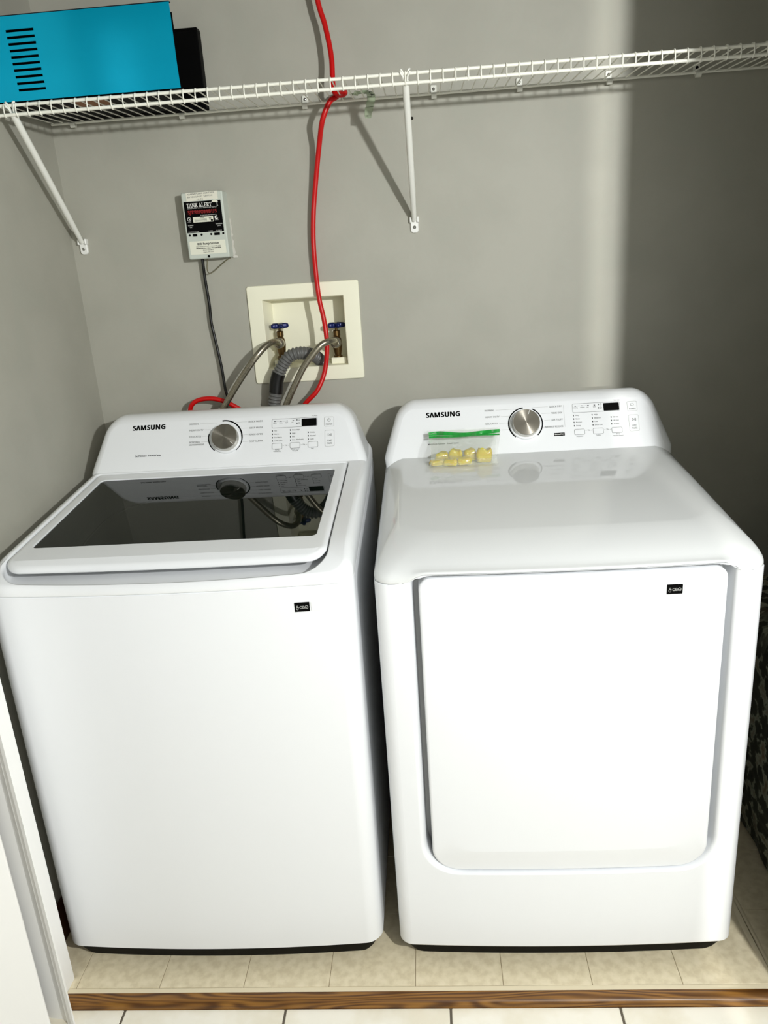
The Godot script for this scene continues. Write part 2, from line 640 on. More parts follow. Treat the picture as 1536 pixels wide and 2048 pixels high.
func build_room() -> void:
	var H := 2.44
	var st := begin()
	# back wall with the hole for the outlet box
	box(st, Vector3(-0.12, -0.1, -0.12), Vector3(0.475, H, 0))
	box(st, Vector3(0.686, -0.1, -0.12), Vector3(2.27, H, 0))
	box(st, Vector3(0.475, -0.1, -0.12), Vector3(0.686, 1.169, 0))
	box(st, Vector3(0.475, 1.345, -0.12), Vector3(0.686, H, 0))
	box(st, Vector3(0.475, 1.169, -0.12), Vector3(0.686, 1.345, -0.1))
	struct("wall_back", st, M.wall, "grey painted back wall of the laundry closet", "wall")
	st = begin()
	box(st, Vector3(-0.12, -0.1, 0), Vector3(0, H, 0.95))
	struct("wall_left", st, M.wall, "grey painted left wall of the laundry closet", "wall")
	st = begin()
	box(st, Vector3(2.15, -0.1, 0), Vector3(2.27, H, 0.95))
	struct("wall_right", st, M.wall)
	st = begin()
	box(st, Vector3(1.545, -0.1, 0.83), Vector3(3.1, H, 0.95))
	box(st, Vector3(-1.3, -0.1, 0.83), Vector3(-0.12, H, 0.95))
	box(st, Vector3(-0.12, 2.06, 0.83), Vector3(1.545, H, 0.95))
	struct("wall_front", st, M.wall)
	st = begin()
	box(st, Vector3(-1.3, -0.1, 0.95), Vector3(-1.2, H, 5.0))
	struct("wall_room_left", st, M.room_wall)
	st = begin()
	box(st, Vector3(3.0, -0.1, 0.95), Vector3(3.1, H, 5.0))
	struct("wall_room_right", st, M.room_wall)
	st = begin()
	# a narrow opening lets light in from the hall behind
	box(st, Vector3(-1.3, -0.1, 2.8), Vector3(1.648, H, 2.86))
	box(st, Vector3(1.672, -0.1, 2.8), Vector3(3.1, H, 2.86))
	box(st, Vector3(-1.3, -0.1, 4.9), Vector3(3.1, H, 5.0))
	struct("wall_room_rear", st, M.room_wall)
	st = begin()
	box(st, Vector3(-1.3, H, -0.12), Vector3(3.1, H + 0.1, 5.0))
	struct("ceiling", st, M.ceiling)
	# closet floor of vinyl squares
	st = begin()
	box(st, Vector3(0, -0.1, 0), Vector3(2.15, -0.0012, 0.868))
	var fl := struct("floor", st, M.vinyl_seam, "beige mottled vinyl floor of the laundry closet with thin square seams", "floor")
	var xs := [0.0]
	for k in range(-1, 11):
		xs.append(0.269 + 0.1803 * k)
	xs.append(2.15)
	var zs := [0.0, 0.128, 0.308, 0.488, 0.668, 0.853]
	for i in range(xs.size() - 1):
		for j in range(zs.size() - 1):
			st = begin()
			var g := 0.0005
			var x0: float = xs[i] + g
			var x1: float = xs[i + 1] - g
			var z0: float = zs[j] + g
			var z1: float = zs[j + 1] - g
			var f := 0.0006
			var ra := lift(rr(x0, x1, z0, z1, [0.001, 0.001, 0.001, 0.001], 2), func(q): return Vector3(q.x, -0.0015, q.y))
			var rb := lift(rr(x0, x1, z0, z1, [0.001, 0.001, 0.001, 0.001], 2), func(q): return Vector3(q.x, -f, q.y))
			var rc := lift(rr(x0 + f, x1 - f, z0 + f, z1 - f, [0.001, 0.001, 0.001, 0.001], 2), func(q): return Vector3(q.x, 0, q.y))
			loft(st, [ra, rb, rc], [1])
			cap(st, rc, Vector3.UP)
			part(fl, "vinyl_tile", st, M.vinyl)
	st = begin()
	block(st, 0.0745, 1.7, -0.0015, 0.0014, 0.8545, 0.868, 0.0005, 0.0008, true)
	part(fl, "edge_strip", st, M.vinyl_edge, "pale strip of vinyl along the wood threshold")
	st = begin()
	var bead := func(y: float, w: float) -> PackedVector3Array:
		return PackedVector3Array([Vector3(1.522 - w, y, 0.40), Vector3(1.5325 - w, y, 0.850), Vector3(1.5325 + w, y, 0.850), Vector3(1.522 + w, y, 0.40)])
	loft(st, [bead.call(-0.0005, 0.012), bead.call(0.0016, 0.0085), bead.call(0.0026, 0.005), bead.call(0.0028, 0.001)])
	part(fl, "floor_ridge", st, M.vinyl_edge, "raised ridge in the vinyl right of the dryer")
	# threshold
	st = begin()
	var prof := [Vector2(0.866, -0.03), Vector2(0.866, 0.002), Vector2(0.8685, 0.0045), Vector2(0.878, 0.004), Vector2(0.886, 0.001), Vector2(0.890, -0.003), Vector2(0.8925, -0.0105), Vector2(0.8925, -0.03)]
	var r0 := PackedVector3Array()
	var r1 := PackedVector3Array()
	for q in prof:
		r0.append(Vector3(0.075, q.y, q.x))
		r1.append(Vector3(1.56, q.y, q.x))
	loft(st, [r0, r1])
	cap(st, r0, Vector3.LEFT)
	cap(st, r1, Vector3.RIGHT)
	struct("trim_3", st, M.oak, "brown oak threshold strip between the vinyl and the tiles", "threshold")
	# room floor of ceramic tiles
	st = begin()
	box(st, Vector3(-1.3, -0.12, 0.868), Vector3(3.1, -0.0135, 5.0))
	var fr := struct("floor_001", st, M.grout, "cream ceramic tile floor in front of the wood threshold with dark grout joints", "floor")
	var tx := [-1.2]
	var k0 := 0.2085 - 0.336 * 4
	for k in 13:
		tx.append(k0 + 0.336 * k)
	tx.append(3.0)
	var tz := [0.8905, 1.16, 1.496, 1.832]
	for i in range(tx.size() - 1):
		if tx[i + 1] - tx[i] < 0.02:
			continue
		for j in range(tz.size() - 1):
			st = begin()
			var g := 0.0024
			var f := 0.0012
			var ra := lift(rr(tx[i] + g, tx[i + 1] - g, tz[j] + g, tz[j + 1] - g, [0.002, 0.002, 0.002, 0.002], 2), func(q): return Vector3(q.x, -0.0145, q.y))
			var rb := lift(rr(tx[i] + g, tx[i + 1] - g, tz[j] + g, tz[j + 1] - g, [0.002, 0.002, 0.002, 0.002], 2), func(q): return Vector3(q.x, -0.012 - f, q.y))
			var rc := lift(rr(tx[i] + g + f, tx[i + 1] - g - f, tz[j] + g + f, tz[j + 1] - g - f, [0.002, 0.002, 0.002, 0.002], 2), func(q): return Vector3(q.x, -0.012, q.y))
			loft(st, [ra, rb, rc], [1])
			cap(st, rc, Vector3.UP)
			part(fr, "floor_tile", st, M.tile)
	st = begin()
	box(st, Vector3(-1.2, -0.0145, 1.8344), Vector3(3.0, -0.012, 4.9))
	part(fr, "far_tiles", st, M.tile)
	# left jamb and casing
	st = begin()
	prism(st, PackedVector2Array([Vector2(-0.119, 0.828), Vector2(0.0745, 0.828), Vector2(0.0735, 0.8625), Vector2(0.121, 0.931), Vector2(0.121, 0.936), Vector2(0.113, 0.9335), Vector2(0.1105, 0.928), Vector2(0.101, 0.925), Vector2(0.0975, 0.919), Vector2(0.084, 0.913), Vector2(0.02, 0.905), Vector2(-0.119, 0.900)]), -0.012, 2.06)
	struct("trim_1", st, M.trim, "white painted door jamb and moulded casing at the left of the washer", "door casing")
	# white door leaf standing half open
	st = begin()
	prism(st, PackedVector2Array([Vector2(0.0835, 0.9500), Vector2(0.0850, 0.9525), Vector2(0.0850, 0.9550), Vector2(0.0840, 0.9570), Vector2(-0.5180, 1.4060), Vector2(-0.5390, 1.3780), Vector2(0.0630, 0.9290)]), 0.0, 2.03)
	struct("door_1", st, M.trim, "white door leaf standing open at the left edge", "door")
	st = begin()
	block(st, 0.0, 0.012, 0.0, 0.09, 0.0, 0.82, 0.002, 0.001)
	struct("baseboard_left", st, M.brown_wood, "dark brown wooden baseboard low on the left wall beside the washer", "baseboard")

# ---------------------------------------------------------------- washer and dryer
func console(root: Node3D, cx: float, yb: float, zb: float, m: Material) -> Transform3D:
	var f := func(inset: float, d: float, zback := -1.0, drop := 0.0) -> PackedVector3Array:
		var r: float = 0.045 - inset
		var o := rr(-0.344 + inset, 0.344 - inset, -0.035, 0.1435 - inset, [0.004, 0.004, r, r], 10, 8)
		return lift(o, func(q):
			var x: float = q.x * (1.0 - 0.87 * maxf(q.y, 0.0)) - signf(q.x) * maxf(0.0, -q.y) * 0.12
			var z: float = zb - 0.5 * q.y - d
			if zback > 0.0:
				z = zback
			return Vector3(cx + x, yb + 0.866 * q.y - drop, z))
	var rings := [f.call(0.020, 0.0), f.call(0.0185, 0.0001), f.call(0.012, 0.0018), f.call(0.006, 0.006), f.call(0.0018, 0.013), f.call(0.0, 0.022), f.call(0.0, 0.03), f.call(0.0, 0.0, 0.118, 0.004), f.call(0.006, 0.0, 0.106, 0.008)]
	var st := begin()
	loft(st, rings)
	cap(st, rings[0], Vector3(0, 0.5, 0.866))
	cap(st, rings[-1], Vector3(0, 0, -1))
	part(root, "control_console", st, m)
	return Transform3D(Basis(Vector3(1, 0, 0), Vector3(0, 0.866, -0.5), Vector3(0, 0.5, 0.866)), Vector3(0, yb, zb))

func knob(root: Node3D, xf: Transform3D, c: Vector2, tilt: float) -> void:
	var base := xf * Transform3D(Basis(Vector3.RIGHT, PI / 2), Vector3(c.x, c.y, 0))
	var st := begin()
	lathe(st, [[0.038, -0.001], [0.0375, 0.004], [0.036, 0.006], [0.03, 0.006]], base, 40)
	var d := part(root, "dial", st, M.plastic)
	st = begin()
	lathe(st, [[0.0332, 0.005], [0.0326, 0.018], [0.0320, 0.0205], [0.0310, 0.0215]], base, 48)
	part(d, "dial_rim", st, M.chrome)
	# spun face with a tangent that runs round it
	st = begin()
	var seg := 64
	for i in seg:
		for k in 6:
			var a0 := TAU * i / seg
			var a1 := TAU * (i + 1) / seg
			var q0 := 0.0311 * k / 6.0 + 0.0002
			var q1 := 0.0311 * (k + 1) / 6.0 + 0.0002
			var pts := [[a0, q0], [a1, q0], [a1, q1], [a0, q1]]
			var n: Vector3 = xf.basis.z
			var vs := []
			for p in pts:
				vs.append([base * Vector3(cos(p[0]) * p[1], 0.0216, sin(p[0]) * p[1]), Vector2(p[0] / TAU, p[1] * 20.0)])
			for t in [[0, 1, 2], [0, 2, 3]]:
				var g: Vector3 = (vs[t[2]][0] - vs[t[0]][0]).cross(vs[t[1]][0] - vs[t[0]][0])
				var order: Array = t if g.dot(n) > 0 else [t[0], t[2], t[1]]
				for v in order:
					vert(st, vs[v][0], n, vs[v][1])
	part(d, "dial_face", st, M.brushed, "spun metal face of the dial")
	st = begin()
	var ind := base * Transform3D(Basis(Vector3.UP, tilt), Vector3.ZERO)
	var a := ind * Vector3(0, 0.0218, -0.020)
	var b := ind * Vector3(0, 0.0218, -0.030)
	bar(st, a, b, 0.0008, 8)
	part(d, "pointer", st, M.white_ink)

func panel_print(root: Node3D, xf: Transform3D, x: float, washer: bool) -> void:
	# x: left edge of the display frame
	var black := begin()
	var grey := begin()
	var at := func(px: float, py: float) -> Transform3D: return xf * Transform3D(Basis(), Vector3(px, py, 0.0003))
	# row markers and their words
	var rows_a := ["Hot", "Warm", "Eco Warm", "Cold  (Tap)"] if washer else ["Very", "More", "Normal", "Damp"]
	var rows_b := ["Extra High", "High", "Mid", "Low  (Medium)"] if washer else ["High", "Medium", "Low", "Extra Low"]
	var rows_c := ["Heavy", "Normal", "Light"] if washer else ["60 min", "40 min", "20 min"]
	for k in 4:
		var v := 0.0848 - k * 0.00853
		for c in 2:
			ink_box(black, xf, x + 0.0014 + 0.0443 * c, v + 0.0007, 0.0018, 0.0036)
			letters(grey, (rows_a if c == 0 else rows_b)[k], 0.0, 0.0030, at.call(x + 0.006 + 0.0443 * c, v - 0.0008))
	for k in 3:
		var v := 0.0765 - k * 0.0086
		ink_box(black, xf, x + 0.0014 + 0.0886, v + 0.0007, 0.0018, 0.0036)
		letters(grey, rows_c[k], 0.0, 0.0030, at.call(x + 0.0946, v - 0.0008))
	# small lights inside the frame
	for k in 4:
		ink_box(black, xf, x + 0.0075 + 0.0152 * k, 0.1095, 0.0036, 0.0016)
	var words := ["Wash", "Rinse", "Spin", "Lid"] if washer else ["Drying", "Cooling", "Lint", "Vent"]
	for k in 4:
		letters(grey, words[k], 0.0, 0.0024, at.call(x + 0.0035 + 0.0152 * k, 0.1040))
	ink_box(grey, xf, x + 0.022, 0.1095, 0.026, 0.0003)
	for k in 2:
		ink_box(black, xf, x + 0.0625, 0.1108 - 0.0088 * k, 0.0018, 0.0036)
		ink_frame(grey, xf, x + 0.0655, x + 0.0700, 0.1088 - 0.0088 * k, 0.1130 - 0.0088 * k, 0.0012, 0.0006)
	letters(grey, "*12 Hours" if washer else "*3 Sec Hold", 0.014, 0.0022, at.call(x + 0.099, 0.1178))
	# names below the keys
	if washer:
		letters(grey, "Temp", 0.011, 0.0028, at.call(x + 0.0068, 0.0356))
		letters(grey, "*Tumble Dry", 0.019, 0.0025, at.call(x + 0.0030, 0.0316))
		letters(grey, "Water Level", 0.020, 0.0028, at.call(x + 0.0468, 0.0350))
		letters(grey, "*Deep Fill", 0.014, 0.0025, at.call(x + 0.0500, 0.0312))
		letters(grey, "Soil", 0.006, 0.0028, at.call(x + 0.0965, 0.0345))
	else:
		letters(grey, "Dryness", 0.015, 0.0030, at.call(x + 0.0048, 0.0318))
		letters(grey, "Temp.", 0.011, 0.0030, at.call(x + 0.0510, 0.0325))
		letters(grey, "Time", 0.009, 0.0030, at.call(x + 0.0980, 0.0330))
		letters(grey, "*Wrinkle Prevent", 0.024, 0.0024, at.call(x + 0.0905, 0.0290))
	for k in 2:
		var mx := x + 0.0346 + 0.0443 * k
		ink_box(grey, xf, mx - 0.0065, 0.0468, 0.003, 0.0004)
		ink_box(grey, xf, mx + 0.0065, 0.0468, 0.003, 0.0004)
		letters(grey, "*3s", 0.006, 0.0030, at.call(mx - 0.003, 0.0455))
	part(root, "indicator_marks", black, M.ink).set_meta("kind", "stuff")
	part(root, "small_print", grey, M.grey_ink)
	var st := begin()
	ink_frame(st, xf, x, x + 0.1128, 0.0925, 0.1155, 0.0035, 0.0006)
	part(root, "display_frame", st, M.grey_ink)
	st = begin()
	var dd := rr(x + 0.0740, x + 0.1110, 0.0937, 0.1130, [0.0018, 0.0018, 0.0018, 0.0018], 4)
	var rb := lift(dd, func(q): return xf * Vector3(q.x, q.y, 0.0))
	var rt := lift(dd, func(q): return xf * Vector3(q.x, q.y, 0.0008))
	loft(st, [rb, rt])
	cap(st, rt, xf.basis.z)
	part(root, "display", st, M.black)
	for k in 3:
		key(root, xf, x + 0.0443 * k, x + 0.0443 * k + 0.0250, 0.0388 if washer else 0.0368, 0.0535 if washer else 0.0512, 0.003, "")
	key(root, xf, x + 0.1300, x + 0.1535, 0.0895, 0.1143, 0.003, "power")
	key(root, xf, x + 0.1305, x + 0.1540, 0.0390, 0.0800, 0.003, "start")

func key(root: Node3D, xf: Transform3D, x0: float, x1: float, v0: float, v1: float, r: float, what: String) -> void:
	var st := begin()
	var f := func(i: float, h: float) -> PackedVector3Array:
		return lift(rr(x0 + i, x1 - i, v0 + i, v1 - i, [r, r, r, r], 4), func(q): return xf * Vector3(q.x, q.y, h))
	loft(st, [f.call(0.0004, 0.0), f.call(0.0005, 0.0005), f.call(0.0009, 0.0007)])
	cap(st, f.call(0.0009, 0.0007), xf.basis.z)
	var b := part(root, "button", st, M.plastic)
	st = begin()
	ink_frame(st, xf, x0, x1, v0, v1, r, 0.0006, 0.0006)
	part(b, "button_outline", st, M.pale_ink if what != "" else M.grey_ink)
	if what == "":
		return
	st = begin()
	var up := xf * Transform3D(Basis(), Vector3(0, 0, 0.0009))
	var mx := (x0 + x1) / 2
	if what == "power":
		arc_band(st, up, Vector2(mx, v1 - 0.0085), 0.0036, 0.0007, 125, 415, 0.0005)
		var s2 := begin()
		ink_box(s2, up, mx, v1 - 0.0055, 0.0007, 0.0042)
		letters(s2, "POWER", 0.0155, 0.0040, up * Transform3D(Basis(), Vector3(mx - 0.0078, v0 + 0.0035, 0)))
		part(b, "button_print", s2, M.grey_ink)
	else:
		var c := Vector2(mx, v1 - 0.012)
		ink_box(st, up, c.x - 0.0035, c.y, 0.0006, 0.0066)
		ink_box(st, up, c.x - 0.0010, c.y + 0.0017, 0.0060, 0.0006, -0.6)
		ink_box(st, up, c.x - 0.0010, c.y - 0.0017, 0.0060, 0.0006, 0.6)
		ink_box(st, up, c.x + 0.0026, c.y, 0.0008, 0.0066)
		ink_box(st, up, c.x + 0.0048, c.y, 0.0008, 0.0066)
		letters(st, "START", 0.0130, 0.0043, up * Transform3D(Basis(), Vector3(mx - 0.0065, v0 + 0.0125, 0)))
		letters(st, "PAUSE", 0.0130, 0.0043, up * Transform3D(Basis(), Vector3(mx - 0.0065, v0 + 0.0055, 0)))
	part(b, "button_print", st, M.grey_ink)

func course_print(root: Node3D, xf: Transform3D, left: Array, right: Array, kx: float, kv: float) -> void:
	# entries: [words, x, v, width]; lines run from the words towards the dial
	var st := begin()
	for e in left:
		letters(st, e[0], e[3], 0.0042, xf * Transform3D(Basis(), Vector3(e[1], e[2] - 0.0021, 0.0003)))
	for e in right:
		letters(st, e[0], e[3], 0.0042, xf * Transform3D(Basis(), Vector3(e[1], e[2] - 0.0021, 0.0003)), "plain", true)
	part(root, "course_lettering", st, M.grey_ink)
	st = begin()
	for e in left:
		if e.size() > 4:
			continue
		var a: float = e[1] + e[3] + 0.003
		var b := kx - sqrt(maxf(0.0415 * 0.0415 - (e[2] - kv) * (e[2] - kv), 0.00015))
		if e[2] - kv > 0.03:
			b = kx - 0.0235
			ink_box(st, xf, b + 0.0017, e[2] - 0.0018, 0.0050, 0.0004, -0.9)
		ink_box(st, xf, (a + b) / 2, e[2], b - a, 0.0004)
	for e in right:
		var a: float = e[1] - e[3] - 0.003
		var b := kx + sqrt(maxf(0.046 * 0.046 - (e[2] - kv) * (e[2] - kv), 0.00015))
		if e[2] - kv > 0.03:
			b = kx + 0.020
			ink_box(st, xf, b - 0.0017, e[2] - 0.0018, 0.0050, 0.0004, 0.9)
		ink_box(st, xf, (a + b) / 2, e[2], a - b, 0.0004)
	part(root, "course_lines", st, M.pale_ink).set_meta("kind", "stuff")

func front_sticker(root: Node3D, x0: float, y1: float, z0: float, z1: float) -> void:
	# z0 and z1: depth of the bowed front at the two ends of the sticker, 46 mm apart
	var bx := Vector3(0.046, 0, z1 - z0).normalized()
	var xf := Transform3D(Basis(bx, Vector3.UP, bx.cross(Vector3.UP)), Vector3(x0, y1 - 0.018, z0))
	var slab := func(a: float, b: float, c: float, d: float, h: float) -> SurfaceTool:
		var st := begin()
		var f := func(i: float, up: float) -> PackedVector3Array:
			return lift(rr(a + i, b - i, c + i, d - i, [0.0006, 0.0006, 0.0006, 0.0006], 3), func(q): return xf * Vector3(q.x, q.y, up))
		loft(st, [f.call(0.0, -0.001), f.call(0.0, h - 0.0001), f.call(0.0002, h)])
		cap(st, f.call(0.0002, h), xf.basis.z)
		return st
	var s := part(root, "feature_label", slab.call(0.0, 0.0275, 0.0, 0.018, 0.0009), M.matte_black, "small black label with white line icons")
	var st := begin()
	var up := xf * Transform3D(Basis(), Vector3(0, 0, 0.0009))
	var w := 0.0007
	arc_band(st, up, Vector2(0.0052, 0.0105), 0.0013, w, 0, 360, 0.0005)
	arc_band(st, up, Vector2(0.0052, 0.0064), 0.0021, w, 20, 330, 0.0005)
	ink_box(st, up, 0.0075, 0.0078, 0.0030, w, 0.6)
	ink_frame(st, up, 0.0098, 0.0138, 0.0060, 0.0112, 0.001, w, 0.0005)
	ink_frame(st, up, 0.0142, 0.0176, 0.0060, 0.0112, 0.0006, w, 0.0005)
	ink_box(st, up, 0.0159, 0.0086, 0.0030, w)
	arc_band(st, up, Vector2(0.0218, 0.0088), 0.0027, w, -10, 215, 0.0005)
	ink_box(st, up, 0.0190, 0.0075, 0.0012, 0.0028)
	arc_band(st, up, Vector2(0.0228, 0.0072), 0.0014, w, 0, 360, 0.0005)
	part(s, "icons", st, M.pale_ink).set_meta("kind", "stuff")
	# the white half of the sticker (its code is left out)
	part(root, "white_sticker", slab.call(0.0300, 0.0460, 0.0, 0.0175, 0.0008), M.sticker)

func samsung(root: Node3D, xf: Transform3D, x: float, v: float, w: float) -> void:
	var st := begin()
	for o in [Vector2(-0.0004, 0.0), Vector2(0.0004, 0.0), Vector2(0.0, 0.0003)]:
		letters(st, "SΛMSUNG", w, 0.0122, xf * Transform3D(Basis(), Vector3(x + o.x, v + o.y, 0.0003)), "bold")
	part(root, "brand_lettering", st, M.ink)

func build_washer() -> void:
	var x0 := 0.0490
	var x1 := 0.7420
	var cx := (x0 + x1) / 2
	var hw := (x1 - x0) / 2
	var zb := 0.105
	var zf := 0.787
	var root := thing("washing_machine", "white top-loading washing machine with a dark glass lid, left of the dryer", "washing machine", Vector3(cx, 0, 0.44))
	var seam := func(z: float) -> float: return 0.8795 + (0.787 - z) * 0.0915
	var plane := func(z: float) -> float: return 0.970 - SLOPE_W * (z - 0.254)
	var deck := func(z: float) -> float:
		var d: float = plane.call(z)
		if z > 0.70:
			d -= 0.020 * pow((z - 0.70) / 0.08, 2.0)
		return d
	var bow := func(q: Vector2) -> float:
		return q.y + 0.014 * (1.0 - pow((q.x - cx) / hw, 2.0)) * smoothstep(0.5, 0.78, q.y)
	var ring := func(inset: float, y: Callable, fi := -1.0) -> PackedVector3Array:
		var rf: float = maxf(0.034 - inset * 0.4, 0.01)
		var o := rr(x0 + inset, x1 - inset, zb, zf - (inset if fi < 0.0 else fi), [0.008, 0.008, rf, rf], 10, 14)
		return lift(o, func(q):
			var z: float = bow.call(q)
			return Vector3(q.x, y.call(z), z))
	# cabinet
	var st := begin()
	var bot := func(_z): return 0.048
	var rings := [ring.call(0.012, func(_z): return 0.0445), ring.call(0.003, func(_z): return 0.045), ring.call(0.0, bot), ring.call(0.0, func(z): return seam.call(z) - 0.0022), ring.call(0.0018, func(z): return seam.call(z) - 0.0005), ring.call(0.004, func(z): return seam.call(z) - 0.0005)]
	loft(st, rings)
	cap(st, rings[0], Vector3.DOWN)
	part(root, "cabinet", st, M.enamel)
	st = begin()
	rings = [ring.call(0.026, func(_z): return 0.0), ring.call(0.020, func(_z): return 0.010), ring.call(0.005, func(_z): return 0.046)]
	loft(st, rings)
	cap(st, rings[0], Vector3.DOWN)
	part(root, "kick_strip", st, M.kick, "black strip along the foot of the cabinet")
	# top cover with the pocket that the lid lies in
	var lx0 := 0.0755
	var lx1 := 0.6915
	var pocket := func(inset: float, drop: float) -> PackedVector3Array:
		var o := rr(lx0 - 0.003 + inset, lx1 + 0.0035 - inset, 0.256 + inset, 0.7775 - inset, [0.01, 0.01, 0.05, 0.05], 10, 14)
		return lift(o, func(q):
			var z: float = q.y + 0.013 * (1.0 - pow((q.x - cx) / hw, 2.0)) * smoothstep(0.5, 0.78, q.y)
			return Vector3(q.x, minf(deck.call(z) - minf(drop, 0.004 + drop * 0.35), plane.call(z) - drop), z))
	var hole := func(drop: float, sc := 1.0) -> PackedVector3Array:
		var o := rr(0.384 - 0.25 * sc, 0.384 + 0.25 * sc, 0.485 - 0.19 * sc, 0.485 + 0.19 * sc, [0.15 * sc, 0.15 * sc, 0.15 * sc, 0.15 * sc], 10, 14)
		return lift(o, func(q): return Vector3(q.x, plane.call(q.y) - drop, q.y))
	st = begin()
	rings = [ring.call(0.003, func(z): return seam.call(z) + 0.0002), ring.call(0.0012, func(z): return seam.call(z) + 0.0004), ring.call(0.0, func(z): return seam.call(z) + 0.0018),
		ring.call(0.0005, func(z): return lerpf(seam.call(z), deck.call(z), 0.45), 0.0003), ring.call(0.004, func(z): return lerpf(seam.call(z), deck.call(z), 0.74), 0.0012), ring.call(0.010, func(z): return lerpf(seam.call(z), deck.call(z), 0.92), 0.0035), ring.call(0.016, func(z): return deck.call(z) - 0.0004, 0.0058), ring.call(0.019, func(z): return deck.call(z), 0.0072),
		pocket.call(-0.002, 0.0), pocket.call(0.0, 0.0012), pocket.call(0.002, 0.012), pocket.call(0.003, 0.030), pocket.call(0.010, 0.036), hole.call(0.038), hole.call(0.055, 0.96)]
	loft(st, rings, [13], true, Vector3(0, 1, 0))
	part(root, "top_cover", st, M.plastic)
	st = begin()
	loft(st, [hole.call(0.05, 0.965), hole.call(0.3, 0.93), hole.call(0.5, 0.85)], [], true)
	cap(st, hole.call(0.5, 0.85), Vector3.UP)
	part(root, "tub", st, M.tub, "dark tub seen through the lid")
	# lid
	var top := func(z: float) -> float:
		var y: float = plane.call(z)
		return y - maxf(0.0, z - 0.7305) * 0.30
	var lid := func(inset: float, drop: float) -> PackedVector3Array:
		var rf: float = maxf(0.036 - inset, 0.012)
		var o := rr(lx0 + inset, lx1 - inset, 0.260 + inset, 0.751 - inset, [0.006, 0.006, rf, rf], 10, 14)
		return lift(o, func(q):
			var z: float = q.y + 0.005 * (1.0 - pow((q.x - cx) / hw, 2.0)) * smoothstep(0.5, 0.78, q.y)
			return Vector3(q.x, top.call(z) - drop, z))
	var flat := func(a: float, b: float, c: float, d: float, r: float, drop: float) -> PackedVector3Array:
		return lift(rr(a, b, c, d, [r, r, r, r], 10, 14), func(q): return Vector3(q.x, top.call(q.y) - drop, q.y))
	st = begin()
	rings = [lid.call(0.012, 0.0125), lid.call(0.003, 0.0120), lid.call(0.0005, 0.0105), lid.call(0.0, 0.0080), lid.call(0.0008, 0.0045), lid.call(0.003, 0.0020), lid.call(0.006, 0.0006), lid.call(0.009, 0.0),
		flat.call(lx0 + 0.012, lx1 - 0.012, 0.272, 0.7305, 0.012, 0.0), flat.call(0.0985, 0.6675, 0.3005, 0.6765, 0.014, 0.0), flat.call(0.1000, 0.6660, 0.3020, 0.6750, 0.0125, 0.0008), flat.call(0.1005, 0.6655, 0.3025, 0.6745, 0.012, 0.0035), flat.call(0.1005, 0.6655, 0.3025, 0.6745, 0.012, 0.0110), flat.call(lx0 + 0.02, lx1 - 0.02, 0.272, 0.735, 0.012, 0.0125)]
	loft(st, rings, [8, 10, 12], true, Vector3(0, 1, 0))
	var ld := part(root, "lid", st, M.plastic)
	st = begin()
	var g0: PackedVector3Array = flat.call(0.1003, 0.6657, 0.3023, 0.6747, 0.0122, 0.003)
	cap(st, g0, Vector3.UP)
	part(ld, "lid_glass", st, M.lid_glass, "dark tinted glass pane of the lid")
	# console
	var xf := console(root, cx - 0.002, 0.970, 0.254, M.plastic)
	samsung(root, xf, 0.1560, 0.1055, 0.0820)
	st = begin()
	letters(st, "Self Clean  Smart Care", 0.064, 0.0042, xf * Transform3D(Basis(), Vector3(0.1642, 0.0368, 0.0003)), "bold")
	part(root, "feature_lettering", st, M.ink)
	var kc := Vector2(0.3885, 0.0755)
	knob(root, xf, kc + Vector2(0.0040, -0.0038), -2.3)
	st = begin()
	arc_band(st, xf, kc, 0.0432, 0.0034, 98, -50)
	part(root, "dial_mark", st, M.ink)
	st = begin()
	arc_band(st, xf, kc, 0.0405, 0.0025, 165, 232)
	part(root, "dial_mark", st, M.ink)
	course_print(root, xf, [["NORMAL", 0.3000, 0.1142, 0.0232], ["HEAVY DUTY", 0.3000, 0.0978, 0.0345], ["DELICATES", 0.3000, 0.0815, 0.0290], ["BEDDING/", 0.3000, 0.0670, 0.0270], ["WATERPROOF", 0.3000, 0.0606, 0.0370, 1]],
		[["QUICK WASH", 0.4825, 0.1130, 0.0350], ["DEEP WASH", 0.4825, 0.0966, 0.0315], ["RINSE+SPIN", 0.4825, 0.0795, 0.0335], ["SELF CLEAN", 0.4825, 0.0622, 0.0320]], kc.x, kc.y)
	panel_print(root, xf, 0.5062, true)
	front_sticker(root, 0.6333, 0.8480, bow.call(Vector2(0.6333, zf)), bow.call(Vector2(0.6793, zf)))

